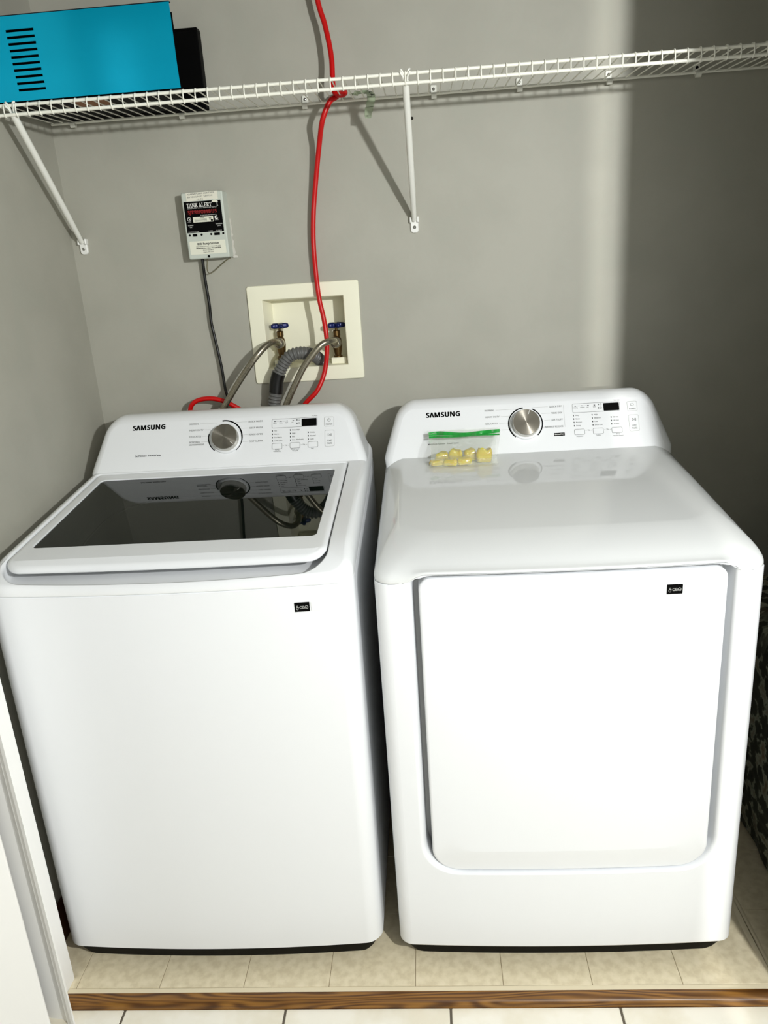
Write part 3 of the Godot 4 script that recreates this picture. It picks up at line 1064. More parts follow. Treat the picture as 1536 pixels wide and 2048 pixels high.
func build_dryer() -> void:
	var x0 := 0.7790
	var x1 := 1.4680
	var cx := (x0 + x1) / 2
	var hw := (x1 - x0) / 2
	var zb := 0.105
	var zf := 0.792
	var root := thing("clothes_dryer", "white front-loading clothes dryer with a large square door, right of the washer", "clothes dryer", Vector3(cx, 0, 0.44))
	var seam := func(z: float) -> float: return 0.876 + (zf - z) * 0.088
	var deck := func(z: float) -> float: return 0.9655 - 0.080 * (z - 0.243)
	var bow := func(x: float) -> float: return 0.010 * (1.0 - pow((x - cx) / hw, 2.0))
	var side := func(y: Callable, inset := 0.0) -> PackedVector3Array:
		# open outline: from the front right corner round the back to the front left corner
		var o := PackedVector3Array()
		var r := 0.026
		for i in 11:
			var a: float = PI / 2 - (PI / 2) * i / 10.0
			var q := Vector2(x1 - r + cos(a) * (r - inset), zf - r + sin(a) * (r - inset))
			o.append(Vector3(q.x, y.call(q.y), q.y + bow.call(q.x) * smoothstep(zf - r, zf, q.y)))
		for p in [Vector2(x1 - inset, zb + 0.01), Vector2(x1 - inset, zb), Vector2(x1 - 0.01, zb), Vector2(cx, zb), Vector2(x0 + 0.01, zb), Vector2(x0 + inset, zb), Vector2(x0 + inset, zb + 0.01)]:
			o.append(Vector3(p.x, y.call(p.y), p.y))
		for i in 11:
			var a: float = PI - (PI / 2) * i / 10.0
			var q := Vector2(x0 + r + cos(a) * (r - inset), zf - r + sin(a) * (r - inset))
			o.append(Vector3(q.x, y.call(q.y), q.y + bow.call(q.x) * smoothstep(zf - r, zf, q.y)))
		return o
	var st := begin()
	loft(st, [side.call(func(_z): return 0.045, 0.002), side.call(func(_z): return 0.048), side.call(func(z): return seam.call(z) - 0.0022), side.call(func(z): return seam.call(z) - 0.0009, 0.0012), side.call(func(z): return seam.call(z) - 0.0009, 0.016)], [], false)
	# front panel round the door pocket
	var fx0 := x0 + 0.026
	var fx1 := x1 - 0.026
	var ytop: float = 0.8750
	var px0 := 0.8390
	var px1 := 1.4200
	var py0 := 0.2330
	var py1 := 0.8745
	var rise := func(x: float) -> float: return 0.0165 * (1.0 - smoothstep(0.264, 0.298, absf(x - 1.130)))
	var front := func(a: float, b: float, c: float, d: float, r: Array, dz: float) -> PackedVector3Array:
		return lift(rr(a, b, c, d, r, 10, 60), func(q): return Vector3(q.x, q.y + rise.call(q.x) * smoothstep(0.862, 0.8745, q.y), zf + bow.call(q.x) + dz))
	var plain_front := func(a: float, b: float, c: float, d: float, r: Array, dz: float) -> PackedVector3Array:
		return lift(rr(a, b, c, d, r, 10, 60), func(q): return Vector3(q.x, q.y, zf + bow.call(q.x) + dz - 0.0085 * clampf((0.291 - q.y) / 0.055, 0.0, 1.0)))
	var tiny := [0.0005, 0.0005, 0.0005, 0.0005]
	var pr := [0.075, 0.075, 0.004, 0.004]
	var rings := [front.call(fx0, fx1, 0.048, ytop, tiny, 0.0), front.call(px0 - 0.004, px1 + 0.004, py0 - 0.0016, py1, pr, 0.0), front.call(px0, px1, py0, py1, pr, -0.0015), front.call(px0 + 0.008, px1 - 0.008, py0 + 0.0012, py1, pr, -0.009), front.call(px0 + 0.010, px1 - 0.010, py0 + 0.002, py1, pr, -0.055)]
	loft(st, rings, [], true, Vector3(0, 0, 1))
	cap(st, rings[-1], Vector3(0, 0, 1))
	var lip := func(y: float, dz: float) -> PackedVector3Array:
		var o := PackedVector3Array()
		for i in 61:
			var x := lerpf(fx0, fx1, i / 60.0)
			o.append(Vector3(x, y + (rise.call(x) if y > 0.5 else 0.0), zf + bow.call(x) + dz))
		return o
	loft(st, [lip.call(ytop, 0.0), lip.call(ytop, -0.03)], [], false, Vector3.UP)
	loft(st, [lip.call(0.048, 0.0), lip.call(0.0457, -0.0007), lip.call(0.045, -0.0025), lip.call(0.045, -0.03)], [], false, Vector3(0, -1, 1))
	part(root, "cabinet", st, M.enamel)
	st = begin()
	var kr := func(i: float, y: float) -> PackedVector3Array:
		return lift(rr(x0 + i, x1 - i, zb + i, zf - i, [0.01, 0.01, 0.024, 0.024], 8, 14), func(q): return Vector3(q.x, y, q.y + bow.call(q.x) * smoothstep(0.5, 0.75, q.y)))
	loft(st, [kr.call(0.026, 0.0), kr.call(0.020, 0.010), kr.call(0.005, 0.047)])
	cap(st, kr.call(0.026, 0.0), Vector3.DOWN)
	part(root, "kick_strip", st, M.kick, "black strip along the foot of the cabinet")
	# top cover, arched over the door
	var notch := func(x: float) -> float:
		var d: float = absf(x - 1.130)
		return 0.0165 * (1.0 - smoothstep(0.262, 0.296, d))
	var cover := func(si: float, fi: float, t: float, arch := 0.0, lowz := -1.0) -> PackedVector3Array:
		var rf: float = 0.030 + fi * 0.35
		var o := rr(x0 + si, x1 - si, zb, zf - fi, [0.01, 0.01, rf, rf], 12, 40)
		return lift(o, func(q):
			var z: float = q.y + bow.call(q.x) * smoothstep(0.4, 0.75, q.y)
			var y: float = lerpf(seam.call(z), deck.call(z), t)
			if z > 0.7:
				y += arch * notch.call(q.x)
			return Vector3(q.x, y, z))
	st = begin()
	rings = [cover.call(0.03, 0.03, 0.04, 1.0), cover.call(0.004, 0.004, 0.015, 1.0), cover.call(0.001, 0.001, 0.004, 1.0), cover.call(0.0, 0.0, 0.03, 1.0), cover.call(0.0, 0.0, 0.10, 0.8)]
	for k in range(1, 13):
		var a := 1.18 * k / 12.0
		var across := (1.0 - cos(a)) / (1.0 - cos(1.18))
		var up := sin(a) / sin(1.18)
		rings.append(cover.call(0.044 * across, 0.118 * across, 0.10 + 0.90 * up, 0.8 * (1.0 - smoothstep(0.0, 0.5, up))))
	rings.append(cover.call(0.050, 0.126, 1.0))
	rings.append(cover.call(0.054, 0.130, 1.0))
	loft(st, rings, [1], true, Vector3(0, 1, 0))
	cap(st, rings[-1], Vector3.UP)
	part(root, "top_cover", st, M.gloss, "glossy white top cover")
	# door
	var dx0 := 0.8590
	var dx1 := 1.3990
	var dy0 := 0.2365
	var dy1 := 0.8850
	var dr := func(i: float, dz: float, rb := 0.055, rt := 0.022) -> PackedVector3Array:
		return plain_front.call(dx0 + i, dx1 - i, dy0 + i, dy1 - i, [maxf(rb - i, 0.01), maxf(rb - i, 0.01), maxf(rt - i, 0.006), maxf(rt - i, 0.006)], dz)
	st = begin()
	rings = [dr.call(0.0015, -0.050), dr.call(0.0, -0.048), dr.call(0.0, -0.004), dr.call(0.0008, -0.0015), dr.call(0.003, 0.0), dr.call(0.006, 0.0006)]
	rings.append(plain_front.call(dx0 + 0.040, dx1 - 0.040, dy0 + 0.046, dy1 - 0.022, [0.045, 0.045, 0.02, 0.02], 0.0010))
	rings.append(plain_front.call(dx0 + 0.046, dx1 - 0.046, dy0 + 0.0535, dy1 - 0.028, [0.04, 0.04, 0.02, 0.02], 0.0011))
	rings.append(plain_front.call(dx0 + 0.052, dx1 - 0.052, dy0 + 0.0565, dy1 - 0.034, [0.036, 0.036, 0.02, 0.02], 0.0012))
	rings.append(plain_front.call(dx0 + 0.15, dx1 - 0.15, dy0 + 0.2, dy1 - 0.2, [0.03, 0.03, 0.03, 0.03], 0.0013))
	loft(st, rings, [], true, Vector3(0, 0, 1))
	cap(st, rings[-1], Vector3(0, 0, 1))
	part(root, "door", st, M.enamel)
	# console
	var xf := console(root, cx, 0.9655, 0.243, M.plastic)
	samsung(root, xf, 0.8858, 0.1000, 0.0820)
	var kc := Vector2(1.1240, 0.0718)
	knob(root, xf, kc + Vector2(0.0, -0.0024), -0.3)
	st = begin()
	arc_band(st, xf, kc, 0.0405, 0.0028, 95, 232)
	part(root, "dial_mark", st, M.ink)
	st = begin()
	arc_band(st, xf, kc, 0.0405, 0.0028, 62, -48)
	part(root, "dial_mark", st, M.ink)
	course_print(root, xf, [["NORMAL", 1.0280, 0.1100, 0.0235], ["HEAVY DUTY", 1.0283, 0.0933, 0.0345], ["DELICATES", 1.0285, 0.0762, 0.0290], ["PERM PRESS", 1.0285, 0.0590, 0.0340]],
		[["QUICK DRY", 1.2135, 0.1117, 0.0300], ["TIME DRY", 1.2135, 0.0950, 0.0260], ["AIR FLUFF", 1.2135, 0.0778, 0.0270], ["WRINKLE RELEASE", 1.2135, 0.0606, 0.0440]], kc.x, kc.y)
	st = begin()
	ink_box(st, xf, 1.2176, 0.0862, 0.0004, 0.055)
	part(root, "course_bracket", st, M.pale_ink)
	st = begin()
	ink_frame(st, xf, 1.1901, 1.2155, 0.0370, 0.0446, 0.0008, 0.0037)
	var md := part(root, "mode_label", st, M.ink)
	st = begin()
	letters(st, "Manual Dry", 0.022, 0.0036, xf * Transform3D(Basis(), Vector3(1.1918, 0.0390, 0.0006)), "bold")
	part(md, "mode_lettering", st, M.white_ink)
	st = begin()
	letters(st, "Moisture Sensor   Smart Care", 0.074, 0.0036, xf * Transform3D(Basis(), Vector3(0.8870, 0.0305, 0.0003)), "bold")
	part(root, "feature_lettering", st, M.ink)
	panel_print(root, xf, 1.2383, false)
	front_sticker(root, 1.2925, 0.8575, zf + bow.call(1.2925) + 0.0013, zf + bow.call(1.3385) + 0.0013)

# ---------------------------------------------------------------- shelf
func build_shelf() -> void:
	var root := thing("wire_shelf", "long white wire shelf running across the back wall above the machines", "shelf", Vector3(0.95, 1.79, 0.15))
	var st := begin()
	bar(st, Vector3(0.008, 1.7815, 0.300), Vector3(1.93, 1.7785, 0.300), 0.0034, 10)
	part(root, "front_rod", st, M.shelf)
	st = begin()
	bar(st, Vector3(0.008, 1.7635, 0.302), Vector3(1.93, 1.7605, 0.302), 0.0034, 10)
	part(root, "front_rod", st, M.shelf)
	st = begin()
	bar(st, Vector3(0.008, 1.7895, 0.016), Vector3(1.93, 1.7895, 0.016), 0.0032, 10)
	part(root, "rear_rod", st, M.shelf)
	st = begin()
	bar(st, Vector3(0.008, 1.7790, 0.215), Vector3(1.93, 1.7765, 0.215), 0.0030, 10)
	part(root, "middle_rod", st, M.shelf)
	var wire: Mesh
	for k in 75:
		var x := 0.0129 + 0.0254 * k
		if k == 0:
			st = begin()
			tube(st, spline([Vector3(0, 1.7925, 0.010), Vector3(0, 1.7895, 0.10), Vector3(0, 1.7855, 0.2), Vector3(0, 1.7850, 0.29), Vector3(0, 1.7845, 0.3005), Vector3(0, 1.7815, 0.3050), Vector3(0, 1.7735, 0.3063), Vector3(0, 1.7655, 0.3063), Vector3(0, 1.7600, 0.3035), Vector3(0, 1.7592, 0.299)], 3), 0.00145, 6)
			wire = st.commit()
		var o := MeshInstance3D.new()
		o.name = "cross_wire"
		o.mesh = wire
		o.material_override = M.shelf
		root.add_child(o, true)
		o.position = Vector3(x, -0.0016 * k / 75.0, 0) - root.position
	# clips
	var spots := [[0.062, "white wall clip of the wire shelf nearest the left corner"], [0.3325, "white wall clip under the right part of the blue metal box"], [0.6316, "white wall clip of the wire shelf just left of the red cord"], [0.9393, "white wall clip of the wire shelf just right of the middle brace"],
		[1.1405, "white wall clip second to the right of the middle brace"], [1.3478, "white wall clip at the edge of the shadow on the wall"], [1.5495, "white wall clip with a dark empty screw hole in the shadowed right part"], [1.75, "white wall clip at the far right end of the shelf"]]
	for i in spots.size():
		var x: float = spots[i][0]
		if x > 1.7:
			continue
		var c := thing("shelf_clip", spots[i][1], "clip", Vector3(x, 1.79, 0), "wall clips that hold the rear rod of the wire shelf")
		st = begin()
		block(st, x - 0.0075, x + 0.0075, 1.7905, 1.8105, 0.0, 0.005, 0.003, 0.0015)
		part(c, "plate", st, M.clip)
		st = begin()
		var o := PackedVector2Array()
		for k in 9:
			var a := PI + PI * k / 8.0
			o.append(Vector2(0.0155 + cos(a) * 0.0085, 1.7895 + sin(a) * 0.0105))
		for k in 9:
			var a := TAU - PI * k / 8.0
			o.append(Vector2(0.0155 + cos(a) * 0.0045, 1.7895 + sin(a) * 0.0045))
		var ra := lift(o, func(q): return Vector3(x - 0.006, q.y, q.x))
		var rb := lift(o, func(q): return Vector3(x + 0.006, q.y, q.x))
		loft(st, [ra, rb])
		cap(st, ra, Vector3.LEFT)
		cap(st, rb, Vector3.RIGHT)
		part(c, "hook", st, M.clip)
		st = begin()
		lathe(st, [[0.0036, 0.0], [0.0036, 0.001], [0.0022, 0.0022], [0.0002, 0.0024]], Transform3D(Basis(Vector3.RIGHT, PI / 2), Vector3(x, 1.8015, 0.005)), 16)
		part(c, "screw", st, M.matte_black if i == 6 else M.screw)
	# braces
	brace(Vector3(0.052, 1.766, 0.297), Vector3(0.0300, 1.517, 0.010), "white shelf brace in the left corner under the blue metal box")
	brace(Vector3(0.8765, 1.766, 0.297), Vector3(0.8786, 1.514, 0.010), "white shelf brace in the middle of the back wall casting a slanted shadow")

func brace(a: Vector3, b: Vector3, label: String) -> void:
	var t := thing("shelf_brace", label, "shelf brace", Vector3(b.x, b.y, 0), "diagonal braces under the wire shelf")
	var st := begin()
	var line := PackedVector3Array()
	for i in 13:
		line.append(a.lerp(b, i / 12.0))
	tube(st, line, 0.0070, 14, func(i): return 1.05 if i < 9 else lerpf(1.05, 0.82, (i - 9) / 3.0))
	part(t, "brace_tube", st, M.brace)
	st = begin()
	for s in [-1, 1]:
		tube(st, spline([a + Vector3(s * 0.0035, -0.004, -0.002), a + Vector3(s * 0.0045, 0.008, 0.004), a + Vector3(s * 0.0080, 0.0125, 0.0090), a + Vector3(s * 0.0095, 0.0165, 0.0085)], 4), 0.0022, 8)
		tube(st, spline([a + Vector3(s * 0.0040, 0.004, 0.0), a + Vector3(s * 0.0050, 0.015, 0.0035), a + Vector3(s * 0.0075, 0.0200, 0.007), a + Vector3(s * 0.0095, 0.0215, 0.004)], 4), 0.0022, 8)
	part(t, "hook", st, M.brace)
	st = begin()
	block(st, b.x - 0.0100, b.x + 0.0100, b.y - 0.030, b.y + 0.004, 0.0, 0.006, 0.0075, 0.0020)
	block(st, b.x - 0.0115, b.x - 0.0065, b.y - 0.006, b.y + 0.008, 0.0, 0.013, 0.002, 0.0015)
	block(st, b.x + 0.0065, b.x + 0.0115, b.y - 0.006, b.y + 0.008, 0.0, 0.013, 0.002, 0.0015)
	part(t, "foot_plate", st, M.foot)
	st = begin()
	lathe(st, [[0.0040, 0.0], [0.0038, 0.0012], [0.0015, 0.0024], [0.0002, 0.0025]], Transform3D(Basis(Vector3.RIGHT, PI / 2), Vector3(b.x, b.y - 0.0165, 0.006)), 16)
	part(t, "screw", st, M.screw)

func build_boxes() -> void:
	# blue metal case; its face bulges outward a little towards the bottom edge
	var x0 := 0.004
	var x1 := 0.4062
	var y0 := 1.7947
	var y1 := 1.9510
	var root := thing("metal_case", "shiny blue metal case with a row of vent slots on the wire shelf", "metal case", Vector3(0.205, y0, 0.2))
	var zat := func(y: float, x := 0.2) -> float:
		var t: float = clampf((y - y0) / (y1 - y0), 0.0, 1.0)
		return 0.2725 - 0.0060 * pow(maxf(0.0, 1.0 - t / (0.42 + 0.06 * sin(x * 14.0))), 2.0) + 0.0008 * sin(x * 9.0)
	var st := begin()
	var slots := []
	for k in 10:
		slots.append([0.0585 + 0.0003 * k, 0.1175 + 0.0003 * k, 1.9228 - 0.01205 * k])
	var marks := [y0]
	for k in range(9, -1, -1):
		marks.append(slots[k][2] - 0.0024)
		marks.append(slots[k][2] + 0.0024)
	marks.append(y1)
	for i in range(marks.size() - 1):
		var ya: float = marks[i]
		var yb: float = marks[i + 1]
		var spans := [[x0, x1]]
		if i % 2 == 1:
			var s: Array = slots[9 - (i - 1) / 2]
			spans = [[x0, s[0]], [s[1], x1]]
		for sp in spans:
			var nx := 12
			var ny := 3 if yb - ya < 0.012 else 10
			var rows := []
			for b in ny + 1:
				var y := lerpf(ya, yb, float(b) / ny)
				var row := PackedVector3Array()
				for a in nx + 1:
					var x := lerpf(sp[0], sp[1], float(a) / nx)
					row.append(Vector3(x, y, zat.call(y, x)))
				rows.append(row)
			loft(st, rows, [], false, Vector3(0, 0, 1))
	part(root, "front_panel", st, M.blue)
	st = begin()
	for s in slots:
		for e in [s[2] - 0.0024, s[2] + 0.0024]:
			quad(st, Vector3(s[0], e, zat.call(e, 0.08)), Vector3(s[1], e, zat.call(e, 0.12)), Vector3(s[1], e, zat.call(e) - 0.004), Vector3(s[0], e, zat.call(e) - 0.004), Vector3(0, 1 if e < s[2] else -1, 0))
	part(root, "vent_edges", st, M.blue_dark)
	st = begin()
	prism(st, PackedVector2Array([Vector2(x0 + 0.001, 0.040), Vector2(0.338, 0.040), Vector2(x1 - 0.002, 0.2520), Vector2(x0 + 0.001, 0.2520)]), y0, y1 - 0.014)
	part(root, "case_body", st, M.matte_black)
	st = begin()
	box(st, Vector3(x0, y1 - 0.001, 0.262), Vector3(x1, y1 + 0.0007, 0.2733))
	part(root, "case_cover", st, M.blue_dark)
	st = begin()
	box(st, Vector3(0.150, y0 - 0.0012, 0.165), Vector3(0.225, y0 + 0.0005, 0.235))
	part(root, "under_label", st, M.tan, "tan label stuck under the case")
	# black case behind it
	root = thing("black_case", "black box standing behind the blue metal case on the wire shelf", "box", Vector3(0.30, 1.7935, 0.07))
	st = begin()
	block(st, 0.060, 0.3985, 1.7945, 1.9640, 0.004, 0.034, 0.0025, 0.0015, true)
	part(root, "body", st, M.matte_black)
	st = begin()
	box(st, Vector3(0.060, 1.9585, 0.0035), Vector3(0.3989, 1.9597, 0.0346))
	part(root, "lid_seam", st, M.black)

# ---------------------------------------------------------------- water outlet
func build_outlet() -> void:
	var root := thing("outlet_box", "cream plastic washer outlet box set into the wall behind the washer", "outlet box", Vector3(0.581, 1.256, 0))
	var f := func(a: float, b: float, c: float, d: float, r: float, z: float) -> PackedVector3Array:
		return lift(rr(a, b, c, d, [r, r, r, r], 5), func(q): return Vector3(q.x + (q.y - 1.256) * 0.004, q.y, z))
	var st := begin()
	var rings := [f.call(0.4360, 0.7270, 1.1310, 1.3820, 0.006, 0.0), f.call(0.4360, 0.7270, 1.1310, 1.3820, 0.006, 0.004), f.call(0.4385, 0.7245, 1.1335, 1.3795, 0.005, 0.0062), f.call(0.4735, 0.6875, 1.1675, 1.3470, 0.002, 0.0062), f.call(0.4750, 0.6860, 1.1690, 1.3455, 0.001, 0.0048)]
	loft(st, rings, [3], true, Vector3(0, 0, 1))
	part(root, "faceplate", st, M.outlet)
	st = begin()
	# recess: walls drawn in to the back
	rings = [f.call(0.4750, 0.6860, 1.1690, 1.3455, 0.001, 0.005), f.call(0.4850, 0.6770, 1.1735, 1.3390, 0.004, -0.070)]
	loft(st, rings)
	cap(st, rings[1], Vector3(0, 0, 1))
	part(root, "recess", st, M.outlet)
	st = begin()
	block(st, 0.640, 0.681, 1.170, 1.186, -0.069, -0.018, 0.002, 0.001)
	block(st, 0.484, 0.528, 1.170, 1.186, -0.069, -0.030, 0.002, 0.001)
	part(root, "valve_base", st, M.outlet)
	valve(Vector3(0.5065, 1.227, -0.030), "brass water valve with a blue handle at the left in the outlet box")
	valve(Vector3(0.6575, 1.220, -0.030), "brass water valve with a blue handle at the right, behind the red cord")
	# hoses
	st = begin()
	tube(st, resample(spline([Vector3(0.5045, 1.2335, 0.002), Vector3(0.5080, 1.2405, 0.030), Vector3(0.5020, 1.2430, 0.052), Vector3(0.4880, 1.2375, 0.070), Vector3(0.4595, 1.2107, 0.088), Vector3(0.4130, 1.1560, 0.088), Vector3(0.3650, 1.0930, 0.084), Vector3(0.335, 1.05, 0.08), Vector3(0.30, 0.98, 0.06)], 12), 0.006), 0.0082, 14)
	single("braided_hose", "braided steel water hose bending left from the left valve", "hose", st, M.braid, "")
	st = begin()
	tube(st, resample(spline([Vector3(0.6555, 1.2255, 0.002), Vector3(0.6600, 1.2350, 0.038), Vector3(0.6520, 1.2380, 0.062), Vector3(0.6260, 1.2285, 0.078), Vector3(0.5835, 1.1838, 0.085), Vector3(0.5527, 1.1345, 0.085), Vector3(0.5255, 1.0865, 0.082), Vector3(0.50, 1.03, 0.08), Vector3(0.48, 0.95, 0.06)], 12), 0.006), 0.0082, 14)
	single("braided_hose", "braided steel water hose bending left from the right valve, across the drain hose", "hose", st, M.braid, "")
	root = thing("drain_hose", "grey corrugated drain hose hooked over the lower edge of the outlet box", "hose", Vector3(0.5, 1.09, 0.05))
	var line := resample(spline([Vector3(0.612, 1.150, -0.035), Vector3(0.6105, 1.176, -0.025), Vector3(0.600, 1.196, 0.005), Vector3(0.5840, 1.2060, 0.032), Vector3(0.5640, 1.2105, 0.048), Vector3(0.5380, 1.2020, 0.052), Vector3(0.5150, 1.1740, 0.052), Vector3(0.5010, 1.1450, 0.052), Vector3(0.4950, 1.1150, 0.052), Vector3(0.4880, 1.0860, 0.052), Vector3(0.478, 1.03, 0.05), Vector3(0.47, 0.94, 0.05)], 16), 0.0012)
	st = begin()
	tube(st, line, 0.0155, 16, func(i): return 1.0 + 0.10 * signf(sin(i * TAU / 7.0 + 0.3)) * pow(absf(sin(i * TAU / 7.0 + 0.3)), 0.5))
	part(root, "corrugated_tube", st, M.hose)
	st = begin()
	var sl := PackedVector3Array()
	for q in line:
		if q.y < 1.163 and q.y > 1.112 and q.x < 0.53:
			sl.append(q)
	tube(st, sl, 0.0180, 20)
	part(root, "sleeve", st, M.hose_dark, "black sleeve round the hose")

func valve(c: Vector3, label: String) -> void:
	var t := thing("water_valve", label, "valve", c, "shut-off valves in the outlet box")
	var st := begin()
	var at := Transform3D(Basis(), c)
	lathe(st, [[0.009, -0.042], [0.0115, -0.040], [0.0115, -0.030], [0.0085, -0.028], [0.0115, -0.014], [0.0130, 0.0], [0.0115, 0.013], [0.008, 0.020], [0.006, 0.023]], at, 20, [2, 3])
	part(t, "body", st, M.brass)
	st = begin()
	lathe(st, [[0.0085, 0.021], [0.0095, 0.0225], [0.0095, 0.0345], [0.0085, 0.036], [0.004, 0.037]], at, 6, [1, 2])
	part(t, "packing_nut", st, M.brass)
	st = begin()
	lathe(st, [[0.0035, 0.034], [0.0035, 0.052]], at, 10)
	part(t, "stem", st, M.brass)
	# four-lobed wheel
	st = begin()
	var wheel := func(s: float, y: float) -> PackedVector3Array:
		var ring := PackedVector3Array()
		for j in 48:
			var a := TAU * j / 48.0
			var r: float = (0.0190 + 0.0065 * cos(5.0 * a + 0.5)) * s

			ring.append(c + Vector3(cos(a) * r, y, sin(a) * r))
		return ring
	var rings := [wheel.call(0.25, 0.0440), wheel.call(0.8, 0.0430), wheel.call(0.96, 0.0450), wheel.call(1.0, 0.0490), wheel.call(0.96, 0.0535), wheel.call(0.8, 0.0560), wheel.call(0.45, 0.0520), wheel.call(0.2, 0.0530)]
	loft(st, rings, [], true)
	cap(st, rings[0], Vector3.DOWN)
	cap(st, rings[-1], Vector3.UP)
	part(t, "handle", st, M.valve_blue, "blue lobed handle")
	st = begin()
	lathe(st, [[0.0035, 0.052], [0.0042, 0.0545], [0.003, 0.0565], [0.0003, 0.057]], at, 10)
	part(t, "handle_screw", st, M.nickel)
	# outlet towards the room with the hose nut
	st = begin()
	var out := Transform3D(Basis(Vector3.RIGHT, deg_to_rad(82)), c + Vector3(-0.001, 0.004, 0.008))
	lathe(st, [[0.0090, 0.0], [0.0090, 0.006], [0.0138, 0.008], [0.0146, 0.010], [0.0146, 0.020], [0.0125, 0.0225], [0.0085, 0.025]], out, 24, [1])
	part(t, "hose_nut", st, M.nickel)

# ---------------------------------------------------------------- alarm box
func build_alarm() -> void:
	var x0 := 0.3110
	var x1 := 0.4145
	var y0 := 1.4565
	var y1 := 1.6120
	var z := 0.046
	var W := x1 - x0
	var Hh := y1 - y0
	var root := thing("alarm_box", "grey tank alarm box with a black panel hanging on the back wall", "alarm box", Vector3(0.362, 1.534, 0))
	var st := begin()
	block(st, x0, x1, y0, y1, 0.0, z, 0.004, 0.0028)
	part(root, "housing", st, M.alarm)
	var xf := Transform3D(Basis(), Vector3(x0, y0, z))
	var u := func(a: float) -> float: return a * W
	var v := func(b: float) -> float: return (1.0 - b) * Hh
	st = begin()
	block(st, x0 + u.call(0.045), x0 + u.call(0.938), y0 + v.call(0.600), y0 + v.call(0.138), z - 0.001, z + 0.0006, 0.0006, 0.0002)
	var pn := part(root, "black_panel", st, M.matte_black)
	var up := Transform3D(Basis(), Vector3(x0, y0, z + 0.0006))
	st = begin()
	letters(st, "TANK ALERT", u.call(0.60), 0.0092, up * Transform3D(Basis(), Vector3(u.call(0.115), v.call(0.222), 0)), "serif")
	letters(st, "I", 0.0035, 0.0092, up * Transform3D(Basis(), Vector3(u.call(0.835), v.call(0.222), 0)), "serif")
	letters(st, "INDOOR ALARM SYSTEM REMOTE TEST SWITCH", u.call(0.70), 0.0019, up * Transform3D(Basis(), Vector3(u.call(0.125), v.call(0.243), 0)))
	letters(st, "by Septronics International, Inc.", u.call(0.40), 0.0019, up * Transform3D(Basis(), Vector3(u.call(0.42), v.call(0.352), 0)))
	letters(st, "POWER", u.call(0.125), 0.0024, up * Transform3D(Basis(), Vector3(u.call(0.09), v.call(0.495), 0)))
	letters(st, "ON", u.call(0.05), 0.0024, up * Transform3D(Basis(), Vector3(u.call(0.125), v.call(0.522), 0)))
	letters(st, "WARNING", u.call(0.16), 0.0024, up * Transform3D(Basis(), Vector3(u.call(0.755), v.call(0.495), 0)))
	letters(st, "LIGHT", u.call(0.095), 0.0024, up * Transform3D(Basis(), Vector3(u.call(0.79), v.call(0.522), 0)))
	letters(st, "POWER OUT LIGHT", u.call(0.26), 0.0020, up * Transform3D(Basis(), Vector3(u.call(0.075), v.call(0.592), 0)))
	letters(st, "HORN", u.call(0.095), 0.0020, up * Transform3D(Basis(), Vector3(u.call(0.57), v.call(0.592), 0)))
	letters(st, "SILENCE", u.call(0.15), 0.0020, up * Transform3D(Basis(), Vector3(u.call(0.74), v.call(0.592), 0)))
	arc_band(st, up, Vector2(u.call(0.135), v.call(0.395)), 0.0042, 0.0008, 0, 360, 0.0005)
	ink_box(st, up, u.call(0.135), v.call(0.395), 0.0008, 0.0058, 0.5)
	ink_box(st, up, u.call(0.145), v.call(0.393), 0.0008, 0.0048, 0.5)
	arc_band(st, up, Vector2(u.call(0.795), v.call(0.390)), 0.0032, 0.0026, 40, 330, 0.0005)
	letters(st, "LISTED", u.call(0.08), 0.0014, up * Transform3D(Basis(), Vector3(u.call(0.095), v.call(0.440), 0)))
	letters(st, "LR44462", u.call(0.09), 0.0014, up * Transform3D(Basis(), Vector3(u.call(0.75), v.call(0.433), 0)))
	part(pn, "white_lettering", st, M.white_ink)
	st = begin()
	letters(st, "SJERHOMBUS", u.call(0.70), 0.0078, up * Transform3D(Basis(), Vector3(u.call(0.12), v.call(0.333), 0)), "bold")
	ink_box(st, up, u.call(0.47), v.call(0.277), u.call(0.60), 0.0006)
	ink_box(st, up, u.call(0.47), v.call(0.283), u.call(0.62), 0.0004)
	part(pn, "red_lettering", st, M.red_ink)
	st = begin()
	block(st, x0 + u.call(0.225), x0 + u.call(0.715), y0 + v.call(0.448), y0 + v.call(0.368), z, z + 0.0010, 0.0004, 0.0001)
	var lb := part(pn, "rating_label", st, M.paper)
	st = begin()
	var up2 := Transform3D(Basis(), Vector3(x0, y0, z + 0.0011))
	for k in 4:
		ink_box(st, up2, u.call(0.41) - (0.0 if k else -0.004), v.call(0.384 + 0.016 * k), u.call(0.30 if k else 0.10), 0.0006)
	letters(st, "72", u.call(0.06), 0.0044, up2 * Transform3D(Basis(), Vector3(u.call(0.61), v.call(0.418), 0)), "bold")
	ink_box(st, up2, u.call(0.68), v.call(0.428), u.call(0.05), 0.0034)
	part(lb, "label_print", st, M.ink)
	# hand-written tape along the top, slightly askew
	st = begin()
	var tp := PackedVector3Array([Vector3(u.call(0.125), v.call(0.133), 0), Vector3(u.call(0.885), v.call(0.120), 0), Vector3(u.call(0.885), v.call(0.004), 0), Vector3(u.call(0.128), v.call(0.008), 0)])
	var t0 := PackedVector3Array()
	var t1 := PackedVector3Array()
	for q in tp:
		t0.append(up * (q + Vector3(0, 0, -0.0008)))
		t1.append(up * (q + Vector3(0, 0, 0.0004)))
	loft(st, [t0, t1])
	cap(st, t1, Vector3(0, 0, 1))
	var tape := part(root, "tape", st, M.tape, "strip of white tape with handwriting")
	st = begin()
	var turned := Basis(Vector3.BACK, 0.02)
	var up3 := Transform3D(Basis(), Vector3(x0, y0, z + 0.0011))
